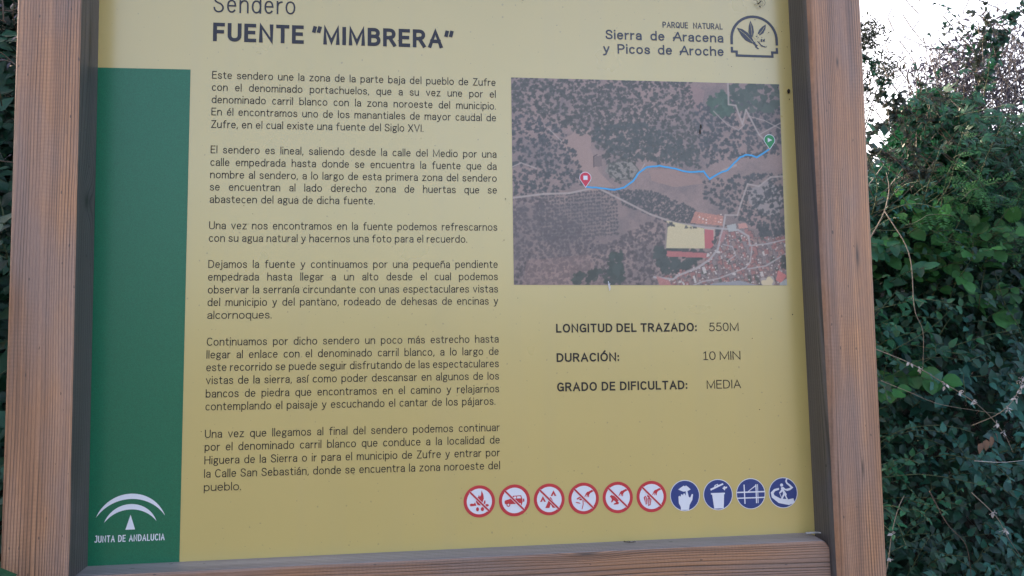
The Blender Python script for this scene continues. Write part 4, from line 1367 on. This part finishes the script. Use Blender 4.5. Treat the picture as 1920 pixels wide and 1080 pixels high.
bank_plant('creeping_plant', 'shaded plant with nettle-like leaves at the right edge at mid height', 'plant', 1.80, 2.16, 1.58, 1.80, 22, 12, .040, 'ovate', 'lf_dark', 28, group=GRP)
bank_plant('nettle', 'plant with a few broad oval yellow-green leaves standing out beside the pale stem', 'plant', 1.56, 1.66, 1.46, 1.56, 3, 6, .062, 'round', 'lf_bright', 31, length=.16, dy=-.08)
bank_plant('nettle', 'bright broad-leaved plant at the right edge of the picture', 'plant', 1.93, 2.03, 1.64, 1.76, 4, 6, .060, 'round', 'lf_bright', 32, length=.16, dy=-.08)
bank_plant('broad_leaved_weed', 'bright yellow-green weed with round leaves below the tall lobed shrub', 'plant', 1.62, 1.95, 1.80, 1.96, 20, 9, .048, 'round', 'lf_bright', 33, length=.20, dy=-.02)
bank_plant('broad_leaved_weed', 'green heart-leaved climber just right of the post at map height', 'plant', 1.50, 1.70, 1.78, 1.92, 14, 9, .046, 'heart', 'lf_mid', 34, length=.18)
# the taller shrubs against the sky
def shrub_mass(root, ells, num, shape, mat, size, seed, name='foliage'):
    """the many small leaves of a shrub's crown, past the ones built singly"""
    rg = random.Random(seed)
    ml = []
    for k in range(num):
        cx, cy, cz, rx, ry, rz = rg.choice(ells)
        v = Vector((rg.gauss(0, 1), rg.gauss(0, 1), rg.gauss(0, 1))).normalized() * rg.random() ** .45
        p = Vector((cx + v.x * rx, cy + v.y * ry, cz + v.z * rz))
        ml.append(basis(p, Vector((rg.uniform(-1, 1), rg.uniform(-1, .3), rg.uniform(-.7, .8))), Vector((rg.uniform(-.7, .7), -1, rg.uniform(-.2, 1.3))), size * rg.uniform(.6, 1.4)))
    return mass(name, None, None, root, ml, shape, mat, seed)
r_ = bank_plant('lobed_leaf_shrub', 'tall green shrub with small lobed leaves rising against the white sky', 'shrub', 1.80, 2.14, 2.00, 2.30, 44, 7, .036, 'lobed', 'lf_mid', 41, length=.22, yfix=1.16)
shrub_mass(r_, [(1.96, 1.22, 2.12, .20, .16, .20), (1.86, 1.2, 2.05, .14, .14, .16), (2.10, 1.22, 2.10, .2, .16, .2), (1.92, 1.2, 2.24, .11, .1, .12)], 2600, 'lobed', 'lf_mid', .034, 141)
r_ = bank_plant('lobed_leaf_shrub', 'bright feathery-leaved shrub in front of the taller shrub', 'shrub', 1.72, 2.20, 1.86, 2.06, 36, 8, .044, 'feather', 'lf_bright', 42, length=.22, yfix=1.10)
shrub_mass(r_, [(1.90, 1.10, 1.95, .22, .12, .13), (2.08, 1.10, 1.98, .16, .12, .14)], 900, 'feather', 'lf_mid', .042, 142)
r_ = bank_plant('lobed_leaf_shrub', 'low bluish shrub tangled in the wire next to the right post', 'shrub', 1.52, 1.78, 1.92, 2.04, 34, 8, .024, 'lance', 'lf_blue', 43, length=.20, yfix=1.20)
shrub_mass(r_, [(1.60, 1.22, 1.98, .14, .12, .12), (1.72, 1.22, 1.98, .12, .12, .12)], 1400, 'lance', 'lf_blue', .026, 143)
r_ = bank_plant('dry_shrub', 'purplish half-dry shrub of thin twigs at the top right edge', 'shrub', 2.06, 2.50, 2.05, 2.55, 60, 5, .022, 'lance', 'lf_dusk', 44, length=.36, yfix=1.42, stem='st_grey', gravity=-.3)
rg = random.Random(45)
for k in range(46):                                        # its bare twigs, crossing
    V, F = [], []
    p = Vector((rg.uniform(2.02, 2.5), 1.40 + rg.uniform(-.1, .1), rg.uniform(2.02, 2.25)))
    d = Vector((rg.uniform(-.45, .35), rg.uniform(-.2, .2), 1))
    pts = [p + d * (.11 * j) + Vector((rg.uniform(-.02, .02), 0, rg.uniform(-.02, .02))) for j in range(5)]
    for sgn in (-1, 1, -1, 1, 1):
        q = pts[rg.randrange(1, 4)]
        e = Vector((sgn * rg.uniform(.4, 1), rg.uniform(-.3, .3), rg.uniform(.1, .9)))
        tube(V, F, [q - r_.location, q + e * .06 - r_.location, q + e * .12 + Vector((0, 0, .02)) - r_.location], .0012, .0005, 3)
    tube(V, F, [q - r_.location for q in smooth_path(pts, 3)], .0026, .0008, 4)
    link('twig', mesh('twig', V, F, True), r_, (M['st_grey'],))
shrub_mass(r_, [(2.20, 1.45, 2.42, .20, .12, .22), (2.36, 1.45, 2.50, .2, .12, .24), (2.12, 1.42, 2.28, .14, .1, .14)], 6500, 'lance', 'lf_dusk', .022, 144)

# ------------------------------------------------------------------ chain-link fence, loosened at the top
fence = empty('chain_link_fence', (1.9, 1.02, 0.0), 'rusty slack chain-link fence overgrown by climbers right of the board', 'fence')
finv = Vector((-1.9, -1.02, 0.0))
def fdef(x, y, z):
    """sag and tear of the old mesh, growing with height"""
    k = max(0.0, z - 1.7)
    a = noise.noise_vector(Vector((x * 2.6, z * 2.6, 7.0)))
    b = noise.noise_vector(Vector((x * 9, z * 9, 3.0)))
    return Vector((x + a.x * .17 * k + b.x * .035 * k, y + a.y * .04 + b.y * .015 + .36 * max(0.0, min(1.0, (2.02 - z) / .35)), z + a.z * .09 * k + b.z * .022 * k - .04 * k))
fr = random.Random(8)
for i in range(42):
    cx = 1.02 + i * 0.035
    V, F = [], []
    pts = []
    top = 2.62 + fr.uniform(-.10, .12) - (fr.uniform(.05, .42) if 1.55 < cx < 1.95 and i % 3 else 0)
    k = 0
    z = 0.10
    while z < top:
        x = cx + (0.0175 if (k + i) % 2 else -0.0175)
        pts.append(fdef(x, 1.02 + (0.0015 if k % 2 else -0.0015), z))
        z += 0.035
        k += 1
    q = []
    for a, b in zip(pts[:-1], pts[1:]):
        q += [a, a.lerp(b, .25) + Vector((0, .001, 0)), a.lerp(b, .75)]
    tube(V, F, [p + finv for p in q], 0.0016, None, 4)
    link('wire', mesh('wire', V, F), fence, (M['wire'],))
for z in (0.2, 1.35, 2.30):
    V, F = [], []
    tube(V, F, [fdef(0.95 + .06 * j, 1.018, z) + finv for j in range(30)], 0.0016, None, 4)
    link('line_wire', mesh('line_wire', V, F), fence, (M['wire'],))
for loop in range(7):                                     # unravelled ends curling in the air
    V, F = [], []
    x, z = fr.uniform(1.72, 1.98), fr.uniform(2.22, 2.58)
    pts = [Vector((x + fr.uniform(-.05, .05) * s, 1.02 + fr.uniform(-.03, .03), z + .035 * s + fr.uniform(-.02, .02))) for s in range(-2, 3)]
    pts[2] += Vector((.035, 0, -.012))
    tube(V, F, [p + finv for p in smooth_path(pts)], 0.0014, None, 4)
    link('loose_wire', mesh('loose_wire', V, F), fence, (M['wire'],))
V, F = [], []
tube(V, F, [Vector((2.46, 1.05, -0.3)) + finv, Vector((2.46, 1.05, 2.66)) + finv], 0.021, None, 12)
link('fence_post', mesh('fence_post', V, F, True), fence, (M['steel'],))

# climbers in the wire
VG = 'thin climbers trailing in the fence wire'
vines = [
 ('thin climber running up the torn wire at the top edge of the sky', [(1.62, 1.0, 2.02), (1.70, 1.0, 2.16), (1.76, 1.01, 2.28), (1.86, 1.0, 2.40), (1.93, 1.0, 2.52)], 50, .015),
 ('sparse climber hanging beside the post across the bright sky', [(1.56, 1.0, 2.30), (1.62, 1.0, 2.26), (1.68, 1.0, 2.19), (1.71, 1.0, 2.10), (1.76, 1.0, 2.02)], 230, .016),
 ('leafy climber in the middle of the sky above the shrub', [(1.66, 1.0, 2.05), (1.74, 1.0, 2.12), (1.81, 1.0, 2.20), (1.90, 1.0, 2.25), (1.98, 1.0, 2.36)], 260, .017),
 ('upright climber with paired dark leaves near the top right', [(1.93, 1.0, 2.22), (1.94, 1.0, 2.34), (1.955, 1.0, 2.46), (1.98, 1.0, 2.60)], 70, .018),
 ('dark leafy climber arching into the top right corner', [(1.95, 1.0, 2.30), (2.01, 1.0, 2.42), (2.07, 1.0, 2.52), (2.16, 1.0, 2.60)], 170, .020),
 ('low climber over the wire beside the post under the bright gap', [(1.55, 1.0, 2.03), (1.60, 1.0, 2.10), (1.66, 1.0, 2.08), (1.72, 1.0, 2.03), (1.80, 1.0, 2.08)], 240, .016),
 ('dense tangle of tiny dark leaves on the wire beside the upper right post', [(1.545, 1.0, 2.40), (1.60, 1.0, 2.36), (1.63, 1.0, 2.28), (1.69, 1.0, 2.24), (1.72, 1.0, 2.16)], 230, .013),
 ('wiry climber between the post and the shrub, low over the bright gap', [(1.56, 1.0, 2.14), (1.64, 1.0, 2.19), (1.70, 1.0, 2.22), (1.78, 1.0, 2.20), (1.84, 1.0, 2.28)], 230, .015)]
for vi, (lab, pts, nl, size) in enumerate(vines):
    rg = random.Random(60 + vi)
    path = [p + Vector((rg.uniform(-.008, .008), rg.uniform(-.02, .01), rg.uniform(-.008, .008))) for p in smooth_path(pts, 8)]
    sh = [(path, [])]
    def leafs(path, n, size):
        out = []
        for k in range(n):
            f = rg.random() * (len(path) - 1.001)
            i = int(f)
            q = path[i].lerp(path[i + 1], f - i)
            d = Vector((rg.uniform(-1, 1), rg.uniform(-.8, .4), rg.uniform(-1, .7)))
            out.append(basis(q, d, Vector((rg.uniform(-1, 1), -1, rg.uniform(-.3, 1))), size * rg.uniform(.6, 1.3)))
        return out
    sh[0] = (path, leafs(path, nl, size))
    for b in range(14):
        s0 = path[rg.randrange(4, len(path) - 2)]
        d = Vector((rg.uniform(-1, 1), rg.uniform(-.4, .3), rg.uniform(-.6, 1)))
        p2 = [s0, s0 + d * .04 + Vector((0, 0, .01)), s0 + d * .09, s0 + d * .13 + Vector((0, 0, -.02))]
        p2 = smooth_path(p2, 3)
        sh.append((p2, leafs(p2, max(3, nl // 8), size)))
    plant('climbing_vine', lab, 'climber', tuple(pts[0]), sh, leaves_of('ovate', 'lf_olive' if vi % 2 else 'lf_dark'), M['st_brown'], VG, sr=.0013)

# ------------------------------------------------------------------ dry stalks in front of the leaves
def stalk(label, pts, mat, r=.0016, tufts=(), group='dry stalks on the bank'):
    P = smooth_path(pts, 6)
    base = P[0]
    root = empty('dry_stalk', tuple(base), label, 'dry stalk', group)
    V, F = [], []
    tube(V, F, [p - base for p in P], r * .9, r * .42, 5)
    link('stem', mesh('stem', V, F, True), root, (M[mat],))
    rg = random.Random(int(base.x * 991))
    for t in tufts:
        q = P[int(t * (len(P) - 1))] - base
        V, F = [], []
        for k in range(4):
            d = Vector((rg.uniform(-1, 1), rg.uniform(-.8, .4), rg.uniform(-1, .5))).normalized()
            b = d.cross(Vector((rg.uniform(-1, 1), rg.uniform(-1, 1), rg.uniform(-1, 1)))) * .8
            L_ = rg.uniform(.006, .014)
            tube(V, F, smooth_path([q, q + d * L_ * .5 + b * L_ * .4, q + d * L_ * .9, q + d * L_ * .7 - b * L_ * .5], 3), rg.uniform(.0006, .0011), .0004, 4)
        for k in range(3):
            lv, lf = leaf_verts('ovate', rg, 3)
            mt = basis(q + Vector((rg.uniform(-.004, .004), -.002, rg.uniform(-.006, .002))), Vector((rg.uniform(-1, 1), rg.uniform(-.5, .2), rg.uniform(-1, .2))), Vector((rg.uniform(-1, 1), -1, rg.uniform(-.5, 1))), rg.uniform(.006, .014))
            b0 = len(V)
            V += [mt @ Vector(v_) for v_ in lv]
            F += [tuple(i + b0 for i in f_) for f_ in lf]
        link('dry_flower', mesh('dry_flower', V, F, True), root, (M['st_white'],))
    return root
stalk('long bleached stalk with white dried flowers slanting down from the right post', [(1.42, .77, 1.535), (1.508, .75, 1.495), (1.591, .76, 1.451), (1.689, .75, 1.385), (1.757, .76, 1.317), (1.79, .77, 1.263)], 'st_pale', .0016, (.22, .28, .46, .53, .58, .76, .82))
stalk('thin straw-coloured stalk sagging below the long bleached one', [(1.46, .80, 1.45), (1.51, .76, 1.422), (1.587, .76, 1.391), (1.688, .75, 1.372), (1.76, .77, 1.362)], 'st_pale', .0010)
stalk('pale bent stem hanging in front of the leaves beside the broad yellow-green leaves', [(1.495, .80, 1.89), (1.53, .76, 1.774), (1.530, .75, 1.633), (1.556, .76, 1.573), (1.564, .78, 1.483)], 'st_pale', .0016)
stalk('forked pale twig next to the right post at map height', [(1.446, .80, 1.81), (1.478, .78, 1.876), (1.492, .77, 1.938), (1.487, .77, 1.985)], 'st_pale', .0021)
stalk('arched grey stalk touching the lower right post', [(1.424, .78, .95), (1.429, .76, 1.007), (1.438, .75, 1.082), (1.463, .76, 1.135), (1.50, .79, 1.162)], 'st_pale', .0017, (.12, .3, .5))
stalk('straight bleached stalk crossing the bottom right corner', [(1.676, .78, 1.166), (1.716, .75, 1.111), (1.751, .76, 1.058), (1.80, .78, 1.002)], 'st_pale', .0016, (.3, .6))
stalk('horizontal straw lying across the leaves at the right edge', [(1.675, .76, 1.247), (1.744, .75, 1.243), (1.825, .77, 1.244)], 'st_white', .0011)
stalk('grey stalk with dried white flower heads at the right edge', [(1.70, .80, 1.33), (1.742, .76, 1.36), (1.777, .75, 1.39), (1.812, .76, 1.426), (1.84, .77, 1.463)], 'st_pale', .0013, (.45, .6, .72, .84, .95))
stalk('dark arched stalk at the bottom of the picture', [(1.575, .80, 1.17), (1.591, .76, 1.096), (1.631, .75, 1.043), (1.655, .77, .95)], 'st_brown', .0018)
root = empty('dead_leaf', (1.735, .765, 1.315), 'crumpled pale brown dead leaf caught among the leaves below the dry flowers', 'dead leaf')
for k in range(4):
    o = bpy.data.objects.new('leaf_blade', leaves_of('ovate', 'lf_dry')[k])
    COL.objects.link(o)
    o.parent = root
    o.matrix_local = basis(Vector((.004 - .012 * k, 0, -.008 * k)), Vector((.5 - .35 * k, -.1, -1)), Vector((1.2 - k, -1, .3 * k)), .030)

# ------------------------------------------------------------------ left of the board
def left_plant(name, label, cat, x0, x1, z0, z1, n, nleaf, size, shape, mat, seed, y=.95, stem='st_brown', length=.3, gravity=.4):
    rg = random.Random(seed)
    sh = []
    for k in range(n):
        p = Vector((rg.uniform(x0, x1), y + rg.uniform(-.14, .1), rg.uniform(z0, z1)))
        d = Vector((rg.uniform(-.5, .9), rg.uniform(-.8, .1), rg.uniform(-.1, 1)))
        sh.append(shoot(rg, p, d, length * rg.uniform(.6, 1.2), nleaf, size, gravity))
    return plant(name, label, cat, ((x0 + x1) / 2, y, z0), sh, leaves_of(shape, mat), M[stem], None)
left_plant('dry_bush', 'dark dry bush of brown twigs left of the left post, upper part', 'bush', -1.10, -.62, 1.95, 2.55, 40, 4, .030, 'lance', 'lf_dusk', 71)
left_plant('leafy_bush', 'dark green broad-leaved bush left of the left post, lower part', 'bush', -1.05, -.62, 1.10, 1.95, 34, 8, .060, 'ovate', 'lf_dark', 72, y=.9, stem='st_green')
rg = random.Random(80)
sh = []
for (p, tip, n) in ((Vector((-.30, -.10, .0)), Vector((-.262, -.10, 1.245)), 10), (Vector((-.33, -.12, .0)), Vector((-.36, -.11, 1.15)), 9)):
    path = smooth_path([p, p.lerp(tip, .35) + Vector((-.03, 0, 0)), p.lerp(tip, .7) + Vector((-.02, -.01, 0)), tip], 6)
    ms = []
    for k in range(n):
        q = path[int((.25 + .7 * k / n) * (len(path) - 1))]
        ms.append(basis(q, Vector((-1 if k % 2 else .15, -.35, .25)), Vector((.1, -.8, .8)), .085))
    sh.append((path, ms))
sh[0][1].append(basis(Vector((-.250, -.127, 1.238)), Vector((1, -.03, .55)), Vector((.1, -1, .25)), .084))
plant('tall_weed', 'tall weed whose dark rounded leaf overlaps the foot of the left post', 'plant', (-.30, -.10, 0), sh, leaves_of('round', 'lf_mid'), M['st_green'], None, sr=.003)

hg = empty('added_hedge', (-2.0, -1.2, 0.0), 'tall dark leaf screen added out of view to block light from the left', 'added_hedge')  # never in view; added to keep light from the left off the board
ml = []
hr = random.Random(77)
for k in range(7000):
    z = 2.9 * hr.random()
    x = -1.75 + noise.noise(Vector((z, k * .001, 0))) * .15 - hr.random() * .5
    ml.append(basis(Vector((x, hr.uniform(-4.0, .7), z)), Vector((hr.uniform(-.2, 1), hr.uniform(-1, 1), hr.uniform(-.8, .8))), Vector((1, hr.uniform(-.6, .6), hr.uniform(0, 1))), hr.uniform(.06, .12)))
mass('foliage', None, None, hg, ml, 'ovate', 'lf_dark', 78)
for j in range(6):
    V, F = [], []
    tube(V, F, smooth_path([(-.1, -2.6 + j * .85, -.2), (-.05, -2.5 + j * .85, 1.2), (-.12, -2.55 + j * .85, 2.6)]), .03, .012, 6)
    link('trunk', mesh('trunk', V, F, True), hg, (M['bark'],))

# ------------------------------------------------------------------ tree beyond the fence
TX, TY = 5.30, 7.6
tr_root = empty('olive_tree', (TX, TY, terrain_h(TX, TY)), 'small grey-green tree far behind the fence beside the right post', 'tree')
tb = tr_root.location.copy()
V, F = [], []
rt_ = random.Random(90)
tube(V, F, smooth_path([(0, 0, -.3), (.05, 0, .8), (-.05, .05, 1.6), (.0, 0, 2.7)]), .09, .03, 8)
link('trunk', mesh('trunk', V, F, True), tr_root, (M['bark'],))
ml = []
cent = []
for k in range(20):
    a = rt_.random() * 6.28
    r = rt_.random() ** .6 * .55
    c_ = Vector((r * math.cos(a), r * math.sin(a), 2.45 + rt_.random() * 0.80))
    cent.append(c_)
    V, F = [], []
    tube(V, F, smooth_path([(0, 0, 1.4), tuple(c_ * .5 + Vector((0, 0, .75))), tuple(c_)], 4), .012, .003, 5)
    link('branch', mesh('branch', V, F, True), tr_root, (M['bark'],))
for c_ in cent:
    for k in range(260):
        o_ = Vector((rt_.gauss(0, .11), rt_.gauss(0, .11), rt_.gauss(0, .09)))
        ml.append(basis(tb + c_ + o_, Vector((rt_.uniform(-1, 1), rt_.uniform(-1, 1), rt_.uniform(-.6, 1))), Vector((rt_.uniform(-1, 1), rt_.uniform(-1, 1), 1)), rt_.uniform(.04, .075)))
mass('crown', None, None, tr_root, ml, 'lance', 'lf_olive', 91)

# ------------------------------------------------------------------ bits lying on the rail
def twig(label, pts, r, mat, grp=None):
    P = smooth_path(pts, 4)
    root = empty('twig', tuple(P[0]), label, 'twig', grp)
    V, F = [], []
    tube(V, F, [p - P[0] for p in P], r, r * .7, 5)
    for k in range(6):
        q = P[(k * 5 + 2) % len(P)] - P[0]
        tube(V, F, [q, q + Vector((random.Random(k).uniform(-.003, .003), -.001, .002))], r * .8, r * .3, 4)
    link('stem', mesh('stem', V, F, True), root, (M[mat],))
twig('pale bit of bark lying on the rail in the right corner of the frame', [(.838, -.016, 1.2638), (.848, -.018, 1.2645), (.856, -.016, 1.2640), (.8625, -.018, 1.2636)], .0016, 'st_white')
twig('tiny dark twig lying on the rail below the litter bin pictogram', [(.572, -.012, 1.2615), (.580, -.016, 1.2612), (.588, -.014, 1.2610)], .0007, 'st_brown')
